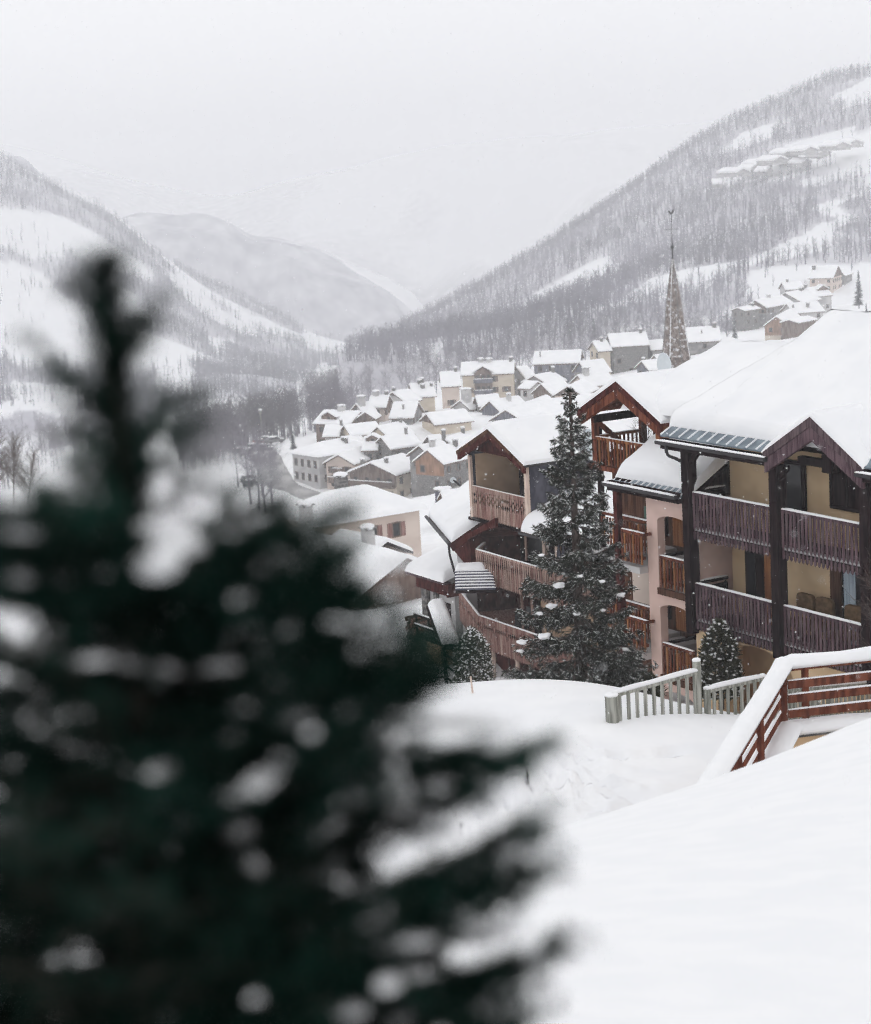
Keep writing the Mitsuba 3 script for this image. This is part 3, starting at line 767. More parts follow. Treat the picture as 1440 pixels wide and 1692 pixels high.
house('narrow_gabled_house', 'narrow steep gabled house left of the small grey gable', (706, 717), (728, 714), 388, 6.0, 36, 'stone', upper=True)
house('stone_row_house', 'long stone house with a low snowy roof and one black chimney', (629, 719), (683, 712), 381, 8.0, 27, 'stone', chim=[(.75, .1, .5, 1.2, GREYW)])
house('dormer_house', 'house with a small hooded dormer in its snowy roof above the peach house', (601, 719), (629, 718), 386, 8.0, 28, 'stone', dormer=[(.6, .45, 2.6, 1)])
house('lean_roofed_house', 'low house whose roof slopes down behind the white block', (566, 720), (596, 716), 395, 8.0, 25, 'white')
house('gable_front_house', 'house turning a pale stone gable to the lane, black chimney at its ridge', (623, 701), (652, 695), 386, 6.6, 36, 'cream', L=8, chim=[(.85, .1, .6, .9)])
house('wide_white_house', 'wide white roofed house in the middle row with small cream wall', (568, 700), (622, 694), 390, 7.6, 26, 'cream')
house('edge_house', 'low house at the left edge of the middle row', (537, 700), (566, 699), 394, 7.6, 26, 'white', chim=[(.95, .1, .5, 1.0)])
house('hooded_house', 'house at the upper left edge with half gable and broad snow-hatted chimney', (534, 676), (596, 677), 404, 9.4, 24, 'barn', chim=[(.5, 0, 1.3, .9, WHITEW)], dormer=[(.37, .75, 3.6, 1)])
house('dark_gable_shed', 'dark little gable in front of the stone tower chimney', (603, 677), (612, 672), 398, 4.6, 34, 'barn', win=False, L=5)
house('tower_chimney_house', 'house carrying a tall round stone chimney near the wood edge', (588, 664), (612, 661), 407, 6.6, 30, 'grey', chim=[(.25, .25, 1.4, 1.8, WHITEW)])
house('veranda_house', 'house with dark boarded loft above an open veranda with cream wall', (612, 651), (644, 650), 408, 8.2, 28, 'peach', front='barn', upper=1.8, chim=[(.3, 0, 1.3, .7, WHITEW), (.85, 0, .7, .6)])
house('grey_walled_house', 'square grey walled house with one slim roof vent', (650, 662), (692, 661), 404, 9.6, 30, 'grey', chim=[(.5, .5, .35, .9, GREYW)], win=True)
house('uphill_house', 'white roofed house rising behind the square grey walled house', (648, 645), (676, 640), 416, 8.4, 28, 'white', chim=[(.1, 0, .6, .7)])
house('olive_house', 'olive yellow house with four chimney pots and dark gable edges', (676, 632), (715, 629), 420, 10.2, 27, 'cream', upper=True, chim=[(.42, .1, .8, .8), (.55, .05, .8, 1.0), (.5, .4, .9, .7), (.88, .35, .6, .7)])
house('pink_shuttered_house', 'tall rose house with two rows of shuttered windows left of the yellow house', (726, 613), (760, 611), 431, 11.6, 26, 'peach', shut=S_BR, chim=[(.8, .05, .7, .9)], H=9, wrows=3)
y = house('yellow_house', 'large yellow house with central gabled balcony bay below the wood', (762, 597), (851, 593), 445, 10.2, 27, 'cream', shut=S_BR, chim=[(.37, .05, 1.2, .7, WHITEW), (.52, .05, 1.4, .6, WHITEW), (.93, .1, .8, .9)], H=9.5, wrows=2)
# its projecting bay
z0 = 9.5
bx = y.part('bay', extrude(Polygon([(3.6, z0 - 6), (8.0, z0 - 6), (8.0, z0 + .4), (5.8, z0 + 1.9), (3.6, z0 + .4)]), 3.5, 5.2, 'x'), BARN)
y.part('bay_snow', (lambda g: (np.stack([5.6 - g[0][:, 1], 5.8 + g[0][:, 0], g[0][:, 2] + z0 + .5], 1), g[1]))(gable_snow(4.5, 5.6, 1.6, .35, 8)), SNOW, parent=bx, smooth=40)
for zz in (z0 - .9, z0 - 3.7):
    k = y.part('balcony', box(5.2, 6.2, 3.4, 8.2, zz - 1.1, zz - .95), BLUEG, parent=bx)
    y.part('balcony_front', box(6.15, 6.22, 3.4, 8.2, zz - .95, zz - .1), BLUEG, parent=bx)
    y.part('rail_snow', rail_snow((6.19, 3.4, zz - .1), (6.19, 8.2, zz - .1), .2, .16, 2), SNOW, parent=bx, smooth=True)
    for s in (4.5, 5.8, 7.1):
        window(y, 5.2, s, zz + .1, 1, 0, .8, 1.5)
house('long_barn', 'long cream barn with a blue gate at its right end', (704, 681), (770, 674), 399, 9.0, 23, 'cream', upper=True, win=False, H=6.5)
house('round_chimney_house', 'house with a tall white round-topped chimney beside the long barn', (760, 659), (786, 655), 418, 7.2, 27, 'white', chim=[(.3, .2, 1.7, 2.6, WHITEW)])
house('porch_house', 'house with open timber porch gable right of the white chimney', (785, 651), (824, 648), 411, 6.8, 31, 'grey', upper=True, H=8.5, balcony=[(5.2, -2.6, 2.6, BLUEG)])
house('dish_house', 'weathered timber gable house carrying a round white dish', (808.5, 659), (858, 651), 404, 7.0, 33, 'white', front='blue', upper=2.0, H=9, balcony=[(3.4, -2.6, 2.6, BLUEG)], chim=[(.55, .3, .8, 1.4, WHITEW)])
house('white_gable_house', 'white gabled house under the widest snow roof of the middle village', (835, 674), (904, 650), 396, 8.0, 30, 'white', front='blue', upper=True, H=7.5)
house('wide_snow_house', 'very broad snow roof climbing towards the spruce top', (858, 668), (925, 655), 402, 12.0, 24, 'grey')
house('small_white_house', 'small white house with one dark window between the snow roofs', (868, 627), (889, 628), 428, 6.0, 24, 'white', shut=None)
house('chapel_roof_house', 'low sloping snow roof right of the yellow house', (853, 604), (872, 602), 452, 10.0, 27, 'grey')
house('dark_long_house', 'long dark blue boarded house below the wood with wide snow roof', (883, 579), (962, 576), 462, 12.0, 24, 'blue', chim=[(.15, .5, .3, 1.3, GREYW)], H=8)
house('lower_snow_house', 'low house with a small snow-hatted chimney under the dark boarded house', (882, 618), (915, 612), 434, 8.6, 24, 'grey', chim=[(.9, .1, .7, 1.2)])
house('timber_gable_house', 'grey timber gable house left of the spruce tip', (894, 631), (932, 625), 415, 7.4, 33, 'grey', front='barn', upper=1.6, H=7)
house('rose_gable_house', 'rose walled house with dark gable behind the spruce tip', (938, 635), (964, 623), 413, 7.6, 31, 'peach', upper=True)
house('pointed_gable_house', 'house with a pointed blue gable below the stone tower house', (957, 594.5), (998, 590), 445, 8.0, 36, 'grey', front='blue', upper=True)
house('red_eaves_house', 'house with reddish wall under its eaves and a broad stone chimney', (954, 617), (1004, 611), 428, 8.6, 30, 'peach', chim=[(.25, .1, 1.3, 1.6, WHITEW)])
house('spruce_side_house', 'house with a steep gable just right of the spruce tip', (925, 655), (985, 648), 408, 10.0, 27, 'stone', upper=True)
house('stone_tower_house', 'tall grey stone house with small windows left of the church spire', (1004, 550), (1068, 546), 458, 11.0, 28, 'stone', H=12, chim=[(.85, .1, .8, .9)], wrows=4)
house('cream_annexe_house', 'small cream house with two windows joined to the stone tower house', (979, 562), (1003, 560), 460, 8.6, 28, 'cream', chim=[(.6, .1, .7, .8)], H=8)
house('grey_annexe_house', 'grey house between the stone tower house and the church spire', (1069, 561), (1098, 559), 466, 8.6, 26, 'grey', H=8)
house('slope_roof_house', 'small house with a sloping roof and short chimney in front of the stone tower house', (1060, 594), (1084, 588), 425, 8.0, 26, 'blue', chim=[(.15, -.3, .7, .8)], dAz=70, L=8)
house('hidden_gable_house', 'little gabled house just behind the foot of the church spire', (1081, 584), (1099, 582), 446, 6.4, 32, 'grey')
house('right_of_spire_house', 'long snow-roofed house immediately right of the church spire', (1132, 540), (1189, 537), 474, 13.5, 26, 'grey', chim=[(.85, .1, 1.0, 1.2), (.45, .5, .3, .9)], H=7)
# the hamlet up on the right
house('hamlet_top_house', 'topmost house of the hamlet, wide roof with one dark chimney', (1344, 438), (1386, 437), 660, 15.0, 29, 'peach', chim=[(.1, .3, 1.2, 1.4, GREYW)], upper=True)
house('hamlet_shed', 'small dark house beside the topmost hamlet house', (1383, 446), (1397, 442), 668, 7.0, 28, 'grey', win=False)
house('hamlet_left_house', 'hamlet house with a flat-looking roof next to the wood', (1292, 465), (1324, 463), 630, 10.0, 26, 'white', chim=[(.3, 0, .7, .8)])
house('hamlet_middle_house', 'big plain snow roof in the middle of the hamlet', (1298, 482), (1330, 476), 610, 14.0, 27, 'white', chim=[(.7, .1, .9, .9), (.85, .05, .9, .9)])
house('hamlet_dormer_house', 'hamlet house with a dark hooded dormer', (1330, 474), (1363, 471), 618, 11.5, 27, 'white', dormer=[(.7, .5, 4.4, 1)], chim=[(.05, 0, .9, .9)])
house('hamlet_timber_house', 'hamlet house with grey timber gable and tall windows', (1248, 494), (1293, 486), 600, 9.5, 29, 'grey', front='barn', upper=2.0, chim=[(.5, 0, 1.1, .7, WHITEW)], H=8)
house('hamlet_flat_house', 'low stone house at the left end of the hamlet', (1219, 507), (1246, 503), 596, 6.5, 17, 'stone', chim=[(.8, .3, .8, .9)])
house('hamlet_orange_house', 'orange gabled house at the foot of the hamlet', (1283, 520), (1306, 508), 530, 8.4, 36, 'cream', front='orange', upper=3.0, H=7.5)
house('hamlet_low_house', 'flat snow-laden roof tucked behind the big white roof edge', (1304, 527), (1336, 521), 525, 7.0, 14, 'barn', win=False)
house('hamlet_lower_house', 'lower hamlet house with two slim roof vents', (1300, 500), (1352, 496), 585, 12.0, 26, 'white', chim=[(.1, .5, .5, 1.0, GREYW), (.55, .55, .9, 1.4, GREYW)])
# chalets of the far hamlet on the hillside
ORD = 'first second third fourth fifth sixth seventh eighth ninth tenth eleventh twelfth thirteenth fourteenth fifteenth sixteenth seventeenth eighteenth nineteenth twentieth'.split()
fh = sorted([(1212, 284, 34), (1238, 279, 26), (1252, 270, 30), (1276, 264, 30), (1300, 262, 28), (1322, 268, 24), (1296, 252, 26), (1326, 248, 30), (1352, 252, 24), (1380, 240, 28), (1404, 236, 24), (1340, 270, 22), (1262, 282, 22), (1185, 303, 18)])
for i, (x, yy, w) in enumerate(fh):
    n = 'far_chalet'
    t_ = house(n, f'snow-covered chalet of the far hamlet high on the hillside, {ORD[i]} from the left', (x - w / 2, yy - 8), (x + w / 2, yy - 9), 1130 + 10 * (i % 4), 10.0, 22, 'white', win=False, H=2.3, t=1.1, trim=WHITEW)
    labels[t_.key]['group'] = 'far hamlet chalets on the hillside'

# houses below the wooden chalets
hip_house('pyramid_roofed_house', 'pale pink house with a four-sided snow roof and red shutters', (577, 803), None, 190, 58, 8.6, 12.2, 27, 'peach', shut=WEATH2,
          wins=[(1, 0, .2, -1.6, .8, 1.3), (1, 0, 2.8, -1.6, .8, 1.3), (1, 0, -3.6, -1.6, .8, 1.3), (1, 0, 2.8, -4.4, .8, 1.3), (0, -1, .4, -1.4, .75, 1.1)], chim=[(-1.0, -.3, 2.0, 1.0, 1.4)])
house('front_gable_house', 'house with a brown gable below the pink house, two stone chimneys on its snow roof', (672, 912), (496, 869), 142, 9.6, 27, 'barn', front='barn', upper=True, win=False, trim=BROWN,
      chim=[(.40, .12, .75, 1.3, WHITEW), (.93, .0, .8, 1.9, WHITEW)], t=.4, H=5)
house('rear_gable_house', 'snow roof with a dark gable edge right in front of the pink house', (640, 886), (560, 870), 158, 5.0, 26, 'barn', win=False, trim=DWOOD, H=4)
house('vented_roof_house', 'broad snow roof with two metal roof vents above the chalet gutter', (728, 808), (800, 802), 215, 13.0, 24, 'stone', win=False, chim=[(.1, -.5, 1.0, .9, BLUEG), (.25, -.5, .8, .9, GREYW)], H=4)

# ------------------------------------------------------------------ shared pieces of the chalets
def carved_slat(w, h, notches, point=0.0, t=0.028):
    """a sawn board: outline with cut notches (height, depth, half height) on both edges, pointed foot"""
    left = [(-w / 2, 0 if not point else point)]
    for z, d, hz in sorted(notches):
        left += [(-w / 2, z - hz), (-w / 2 + d, z), (-w / 2, z + hz)]
    left += [(-w / 2, h)]
    pts = ([(0, 0)] if point else []) + [(-x, z) for x, z in left] + [(x, z) for x, z in left[::-1]]
    return extrude(Polygon(pts).buffer(0), -t / 2, t / 2, 'y')


def slat_row(th, parent, p0, p1, z0, kinds, mat, sp, name='slat'):
    """boards side by side from p0 to p1 (x, y in the thing's frame), bottoms at z0"""
    p0, p1 = np.asarray(p0, float), np.asarray(p1, float)
    L = np.linalg.norm(p1 - p0); d = (p1 - p0) / L; n = int(round(L / sp)); sp = L / n
    for i in range(n):
        m = np.eye(4); m[:2, 0] = d; m[:2, 1] = [-d[1], d[0]]
        q = p0 + d * (i + .5) * sp
        m[:3, 3] = [q[0], q[1], z0]
        th.part(name, None, None, parent=parent, pl=kinds[i % len(kinds)] if not isinstance(mat, (list, tuple)) else kinds[(i * 7 + i // 3) % len(kinds)], off=m)


def railing(th, name, p0, p1, z, h, slat_z, pls, mat, sp, snow=0.07, w=0.1, mid=True, parent=None, top=None):
    """balcony front: handrail with a line of snow, a lower rail and its boards"""
    k = th.part(name, beam((*p0, z - .04), (*p1, z - .04), w, .09), top or mat, parent=parent)
    th.part('snow_line', rail_snow((*p0, z), (*p1, z), w * .95, snow, seed=abs(p0[0]) * 3 + abs(z)), SNOW, parent=k, smooth=True)
    if mid:
        th.part('lower_rail', beam((*p0, z - h + .2), (*p1, z - h + .2), .06, .1), mat, parent=k)
    d = np.array([p1[0] - p0[0], p1[1] - p0[1]]); d /= np.linalg.norm(d); o = np.array([d[1], -d[0]]) * .062
    slat_row(th, k, np.array(p0) + o, np.array(p1) + o, slat_z, pls, pls if len(pls) > 1 else None, sp)
    return k


def pl_set(fn, mats):
    m = fn()
    return [mikit.ply(m, a) for a in mats]


DARKS = [PURPLE, PURPLE2]
sl_res = pl_set(lambda: carved_slat(.112, 1.42, [(.30, .042, .075)], .06, .016), DARKS)
bal_red = pl_set(lambda: box(-.03, .03, -.02, .02, 0, .88), [REDWOOD, ORANGE])
sl_bay = pl_set(lambda: carved_slat(.162, 1.36, [(.72, .078, .13), (1.02, .078, .11)], .07, .012), [WEATH, WEATH2, WEATH]) + pl_set(lambda: carved_slat(.162, 1.36, [(.87, .078, .14), (1.16, .06, .06)], .07, .012), [WEATH, WEATH2])
sl_l2 = pl_set(lambda: carved_slat(.108, 1.38, [(.95, .03, .2)], .05, .016), [WEATH, WEATH2, WEATH])
sl_l3 = pl_set(lambda: carved_slat(.148, 1.42, [(1.0, .07, .14)], .07, .014), [WEATH2, WEATH, WEATH2]) + pl_set(lambda: carved_slat(.148, 1.42, [(.84, .07, .12), (1.16, .065, .08)], .07, .014), [WEATH2])

# ------------------------------------------------------------------ the big residence on the right
res = Thing('residence_building', 'large ochre and pink chalet residence with plum wooden balconies under deep snow', 'building', P(1150, 814, 58), az=30)
T = res.part
# ground floor with its arch, side walls, back
arch = Polygon([(-.25, -8.5), (9.5, -8.5), (9.5, -4.22), (-.25, -4.22)]).difference(Polygon([(.95, -8.6)] + [(2.55 + 1.6 * math.cos(a), -4.95 + .72 * math.sin(a)) for a in np.linspace(math.pi, 0, 24)] + [(4.15, -8.6)]))
T('ground_wall', extrude(arch, 0.05, 0.65, 'y'), OCHRE)
T('ground_recess', box(.5, 5.5, 2.4, 2.5, -8.5, -4.2), BROWN)
T('ground_side_wall', box(-.25, .0, .66, 3.0, -8.5, -4.22), OCHRE)
T('storage_door', box(2.2, 4.0, 2.32, 2.39, -8.5, -5.0), DWOOD)
T('back_wall', cat([box(0, 9.5, 1.3, 1.6, -3.8, 1.95)]), OCHRE)
T('end_wall', box(0, .3, 1.61, 10.4, -8.5, 1.95), OCHRE)
T('rear_block', box(.31, 14, 1.61, 10.4, -8.5, 1.9), OCHRE)
T('gable_wall', extrude(Polygon([(.8, 1.96), (9.9, 1.96), (5.3, 4.3)]), .35, .6, 'x'), BROWN)
for nm, zf in (('balcony_floor', -1.16), ('balcony_floor', -3.92)):
    k = T(nm, box(-.2, 9.5, .0, 1.29, zf - .14, zf), DWOOD)
    T('floor_snow', rail_snow((-.1, .075, zf), (9.5, .075, zf), .13, .12, 7), SNOW, parent=k, smooth=True)
for u in (-.28, 3.72, 7.38, 10.9):
    T('post', box(u - .16, u + .16, -.18, .15, -4.3, 1.25), DWOOD)
    T('post_bracket', beam((u, -.02, .75), (u + (.5 if u < 10 else -.5), -.02, 1.24), .12, .14, up=(0, 1, 0)), DWOOD)
for z in (0.0, -2.76):
    for a, b in ((-.1, 3.55), (3.9, 7.2), (7.56, 10.7)):
        railing(res, 'balcony_rail', (a, .0), (b, .0), z, 1.15, z - 1.42, sl_res, PURPLE, .162, top=PURPLE2)
    k = T('side_rail', beam((-.25, .16, z - .04), (-.25, 1.29, z - .04), .09, .09), DWOOD)
    T('side_rail_snow', rail_snow((-.25, .16, z), (-.25, 1.29, z), .08, .06, 5), SNOW, parent=k, smooth=True)
    T('side_board', beam((-.25, .16, z - .32), (-.25, 1.29, z - .32), .04, .3), DWOOD, parent=k)
    T('side_brace', beam((-.25, .2, z - .95), (-.25, 1.25, z - .15), .05, .07), DWOOD, parent=k)
    T('side_lower_board', beam((-.25, .16, z - .75), (-.25, 1.29, z - .75), .04, .25), DWOOD, parent=k)
# doors, shutters and windows of the upper floor
T('shutter', box(2.05, 2.5, 1.18, 1.29, -1.15, 1.05), REDWOOD)
k = T('balcony_door', box(2.6, 3.45, 1.2, 1.29, -1.15, 1.12), DWOOD)
T('door_pane', box(2.72, 3.33, 1.185, 1.2, -.5, 1.0), GLASS, parent=k)
k = T('window', (frame_ring(1.34, 1.5, .1, .1)[0] + np.array([5.18, 1.29, .7]), frame_ring(1.34, 1.5, .1, .1)[1]), DWOOD)
for s in (-1, 1):
    T('window_shutter', box(5.18 + s * .02, 5.18 + s * .6, 1.225, 1.275, .0, 1.4), DWOOD, parent=k)
k = T('balcony_door', box(6.5, 7.3, 1.2, 1.29, -1.15, 1.12), DWOOD)
# the lower floor
k = T('balcony_door', box(.72, 1.58, 1.2, 1.29, -3.9, -1.7), DWOOD)
T('door_pane', box(.85, 1.2, 1.185, 1.2, -3.2, -1.85), GLASS, parent=k)
T('shutter', box(1.6, 2.2, 1.2, 1.29, -3.9, -1.7), ORANGE)
k = T('balcony_door', box(4.45, 4.88, 1.2, 1.29, -3.9, -1.7), BROWN)
T('door_pane', box(4.89, 7.0, 1.26, 1.29, -3.9, -1.7), GLASS, parent=k)
T('curtain', box(4.98, 5.45, 1.235, 1.258, -3.85, -1.75), CURTAIN, parent=k)
T('door_frame', box(5.9, 6.0, 1.2, 1.258, -3.9, -1.7), DWOOD, parent=k)
# eaves: fascia beam, zinc strip with seams, gutter
def eave(th, u0, u1, m, zb, zt, n, pipe=None, drop=.3, out=.42):
    k = th.part('eave_beam', box(u0, u1, m - .02, m + .16, zb, zb + drop), DWOOD)
    A = np.array([u0, m - out * .05, zt - .22]); B = np.array([u0, m + .36, zt])
    A2, B2 = A + [u1 - u0, 0, 0], B + [u1 - u0, 0, 0]
    dn = np.array([0, .02, -.05])
    s = th.part('snow_guard', (np.array([A, A2, B2, B, A + dn, A2 + dn, B2 + dn, B + dn]), np.array([[0, 1, 2, 3], [7, 6, 5, 4], [0, 4, 5, 1], [2, 6, 7, 3], [1, 5, 6, 2], [0, 3, 7, 4]])), METAL)
    for i in range(n + 1):
        u = u0 + (u1 - u0) * (i + .1) / (n + .2)
        th.part('seam_snow', beam((u, A[1], A[2] + .02), (u + .04, B[1], B[2] + .015), .035, .045), SNOW, parent=s)
    th.part('gutter', tube([(u0 - .08, m - .1, zb + .2), ((u0 + u1) / 2, m - .1, zb + .2), (u1 + .02, m - .1, zb + .2)], .075, 8), GUTTER, parent=k, smooth=40)
    th.part('gutter_snow', rail_snow((u0 - .05, m - .11, zb + .255), (u1, m - .11, zb + .255), .13, .055, 3), SNOW, parent=k, smooth=True)
    if pipe:
        th.part('downpipe', tube(pipe, .05, 8), GUTTER, parent=k, smooth=40)


eave(res, -1.15, 3.78, -.36, 1.25, 1.88, 11, pipe=[(-.75, -.46, 1.4), (-.75, -.46, 1.2), (-.7, -.42, 1.08), (-.5, -.3, 1.0), (-.42, -.2, .93), (-.38, -.1, .92)])
eave(res, 7.5, 11.5, -.36, 1.25, 1.88, 8)
# gabled dormer with its heavy bargeboards
def gable(th, uc, half, ze, zp, m, dep, thick, mat, mat2, roof_len, snow_t, seed, board=.5, trim=0.05, peak_snow=True):
    """bargeboards, boarded soffit and snow of a gable facing outwards at inset m; ridge runs inwards"""
    for s in (-1, 1):
        k = th.part('bargeboard', (lambda p: extrude(Polygon(p if s > 0 else p[::-1]), m, m + thick, 'y'))([(uc, zp), (uc + s * half, ze), (uc + s * half, ze - board), (uc, zp - board * 1.12)]), mat)
        th.part('barge_trim', (lambda p: extrude(Polygon(p if s > 0 else p[::-1]), m - .035, m - .003, 'y'))([(uc, zp + .02), (uc + s * (half + .03), ze + .02), (uc + s * (half + .03), ze - board * .36), (uc, zp - board * .42)]), mat2, parent=k)
        # roof board above
        th.part('soffit', (lambda p: extrude(Polygon(p if s > 0 else p[::-1]), m + thick + .003, m + dep, 'y'))([(uc, zp - .02), (uc + s * half, ze - .02), (uc + s * half, ze - .12), (uc, zp - .13)]), mat)
    v, f = gable_snow(roof_len, half * 2 + .12, (zp - ze) * (half + .06) / half, snow_t, seed)
    th.part('gable_snow', (v + np.array([uc, m - .02, ze + .015 - (zp - ze) * .06 / half]), f), SNOW, smooth=40)


gable(res, 5.62, 1.96, 1.62, 2.78, -.4, 1.9, .12, PURPLE, PURPLE2, 3.2, .24, 3, board=.56)
T('gable_panel', extrude(Polygon([(3.7, 1.2), (7.5, 1.2), (7.5, 1.5), (5.62, 2.64), (3.7, 1.5)]), 1.3, 1.48, 'y'), OCHRE)
T('tie_beam', box(3.95, 5.5, .55, .75, 1.22, 1.44), DWOOD)
T('king_post', box(5.0, 5.4, .5, .8, 1.1, 2.1), DWOOD)
# main roofs: boarding and snow
tanB = .54
T('roof_deck', (lambda z: (np.array([[.2, 0.1, z(0.1)], [14, .1, z(.1)], [14, 5, z(5)], [.2, 5, z(5)], [.2, 10.2, z(0)], [14, 10.2, z(0)], [.2, .1, z(.1) - .2], [14, .1, z(.1) - .2], [14, 5, z(5) - .2], [.2, 5, z(5) - .2], [.2, 10.2, z(0) - .2], [14, 10.2, z(0) - .2]]),
                           np.array([[0, 1, 2, 3], [3, 2, 5, 4], [9, 8, 7, 6], [10, 11, 8, 9], [0, 3, 9, 6], [3, 4, 10, 9], [1, 7, 8, 2], [2, 8, 11, 5]])))(lambda m: 1.86 + tanB * min(m, 10 - m)), DWOOD)
T('roof_snow', snow_sheet((.1, .02, 1.88), (14, 0, 0), (0, 5.3, tanB * 5.3), .35, 60, 24, (1, 0, 1, 1), .3, .1, 1), SNOW, smooth=True)
T('roof_snow', snow_sheet((.1, 10.2, 1.8), (14, 0, 0), (0, -5.35, tanB * 5.2), .42, 40, 16, (1, 0, 1, 1), .3, .1, 2), SNOW, smooth=True)
T('lower_roof_snow', snow_sheet((-1.2, .02, 1.88), (2.4, 0, 0), (0, 5.3, .36 * 5.3), .38, 24, 20, (0, 0, 1, 1), .3, .08, 3), SNOW, smooth=True)
T('lower_roof_snow', snow_sheet((-5.05, 1.0, 1.95), (3.9, 0, 0), (0, 4.3, .36 * 4.35), .38, 24, 20, (1, 0, 1, 1), .4, .08, 4), SNOW, smooth=True)
T('lower_roof_snow', snow_sheet((-5.05, 9.6, 1.7), (6.0, 0, 0), (0, -4.85, .36 * 5.1), .45, 24, 20, (1, 0, 1, 1), .4, .08, 6), SNOW, smooth=True)
T('lower_block', box(-4.9, -.01, 3.4, 9.2, -8.5, 1.9), BROWN)
# far gable with its open loggia
gable(res, -5.0, 2.22, 1.72, 2.83, .85, 3.0, .14, REDWOOD, MAHOG, 4.2, .26, 9, board=.46)
T('loggia_post', box(-6.85, -6.67, 1.1, 1.28, -.15, 1.5), REDWOOD)
T('loggia_post', box(-3.3, -2.98, 1.05, 1.37, -.15, 1.75), ORANGE)
T('loggia_post', box(-6.85, -6.67, 3.0, 3.2, -.15, 1.6), REDWOOD)
T('loggia_beam', box(-6.85, -6.65, 1.1, 3.2, 1.35, 1.58), DWOOD)
T('loggia_beam', box(-6.85, -3.0, 3.2, 3.36, 1.35, 1.6), DWOOD)
T('loggia_brace', beam((-6.76, 1.3, 1.35), (-6.76, 2.5, .3), .14, .16, up=(1, 0, 0)), REDWOOD)
T('loggia_floor', box(-7.0, -3.0, 1.0, 3.38, -.16, -.02), REDWOOD)
T('loggia_wall', box(-6.2, -3.0, 3.1, 3.19, -.01, 2.2), BROWN)
T('loggia_side', box(-3.1, -2.99, 1.4, 3.1, -.01, 1.9), REDWOOD)
T('loggia_gable', extrude(Polygon([(-7.1, 1.61), (-2.9, 1.61), (-5.0, 2.68)]), 3.02, 3.19, 'y'), BROWN)
railing(res, 'loggia_rail', (-6.66, 1.15), (-3.31, 1.15), .9, .85, .02, bal_red, REDWOOD, .17, snow=.03, top=ORANGE)
railing(res, 'loggia_side_rail', (-6.78, 2.98), (-6.78, 1.29), .9, .85, .02, bal_red, REDWOOD, .17, snow=.03, top=ORANGE)
# the pink wing below it
pk = Polygon([(-2.52, -8.5), (-.45, -8.5), (-.45, -.32), (-2.52, -.32)])
for zt, zb in ((-.9, -3.3), (-3.66, -6.0), (-6.4, -8.6)):
    pk = pk.difference(Polygon([(-1.98, zb)] + [(-1.2 + .78 * math.cos(a), zt - .22 + .22 * math.sin(a)) for a in np.linspace(math.pi, 0, 20)] + [(-.42, zb)]))
T('pink_wall', extrude(pk, .02, .30, 'y'), PINK)
T('pink_pier', box(-.6, -.3, .31, 1.7, -8.5, -.35), PINK)
for zf in (-3.27, -6.02):
    T('wing_floor', box(-2.5, -.46, .43, 2.0, zf - .2, zf), WHITEW)
    railing(res, 'wing_rail', (-1.97, .1), (-.46, .1), zf + 1.07, .98, zf + .1, bal_red, REDWOOD, .16, snow=.05)
    k = T('wing_front_edge', box(-2.0, -.44, -.05, .019, zf - .12, zf + .08), BROWN)
    T('wing_inner_rail', beam((-1.95, 1.55, zf + 1.0), (-.6, 1.55, zf + 1.0), .08, .1), ORANGE)
    T('wing_side_rail', beam((-1.98, .2, zf + 1.02), (-1.98, 1.5, zf + 1.02), .07, .1), DWOOD)
    T('wing_wall', box(-2.5, -.62, 2.05, 2.2, zf + .01, zf + 2.5), BROWN)
    k = T('wing_door', box(-1.75, -1.0, 1.96, 2.04, zf + .02, zf + 2.05), DWOOD)
    T('door_pane', box(-1.65, -1.1, 1.94, 1.958, zf + .9, zf + 1.9), GLASS, parent=k)
    T('wing_jamb', box(-.98, -.75, 1.9, 2.04, zf + .02, zf + 2.1), ORANGE)
T('lamp_shade', extrude(Polygon([(-1.28, -1.55), (-1.2, -1.2), (-1.12, -1.55)]), 1.7, 1.78, 'y'), CREAMP)
eave(res, -3.15, -.42, -.33, -.35, .03, 9)
eave(res, -4.15, -3.2, -.25, -.38, -.02, 3)
T('wing_roof_snow', snow_sheet((-4.1, .02, .0), (4.0, 0, 0), (0, 3.3, .58 * 3.3), .40, 40, 24, (1, 0, 1, 0), .35, .12, 7), SNOW, smooth=True)
T('wing_roof', (np.array([[-4.1, 0, -.06], [-.1, 0, -.06], [-.1, 3.3, 1.85], [-4.1, 3.3, 1.85], [-4.1, 0, -.2], [-.1, 0, -.2], [-.1, 3.3, 1.7], [-4.1, 3.3, 1.7]]), np.array([[0, 1, 2, 3], [7, 6, 5, 4], [0, 4, 5, 1], [2, 6, 7, 3], [1, 5, 6, 2], [0, 3, 7, 4]])), DWOOD)
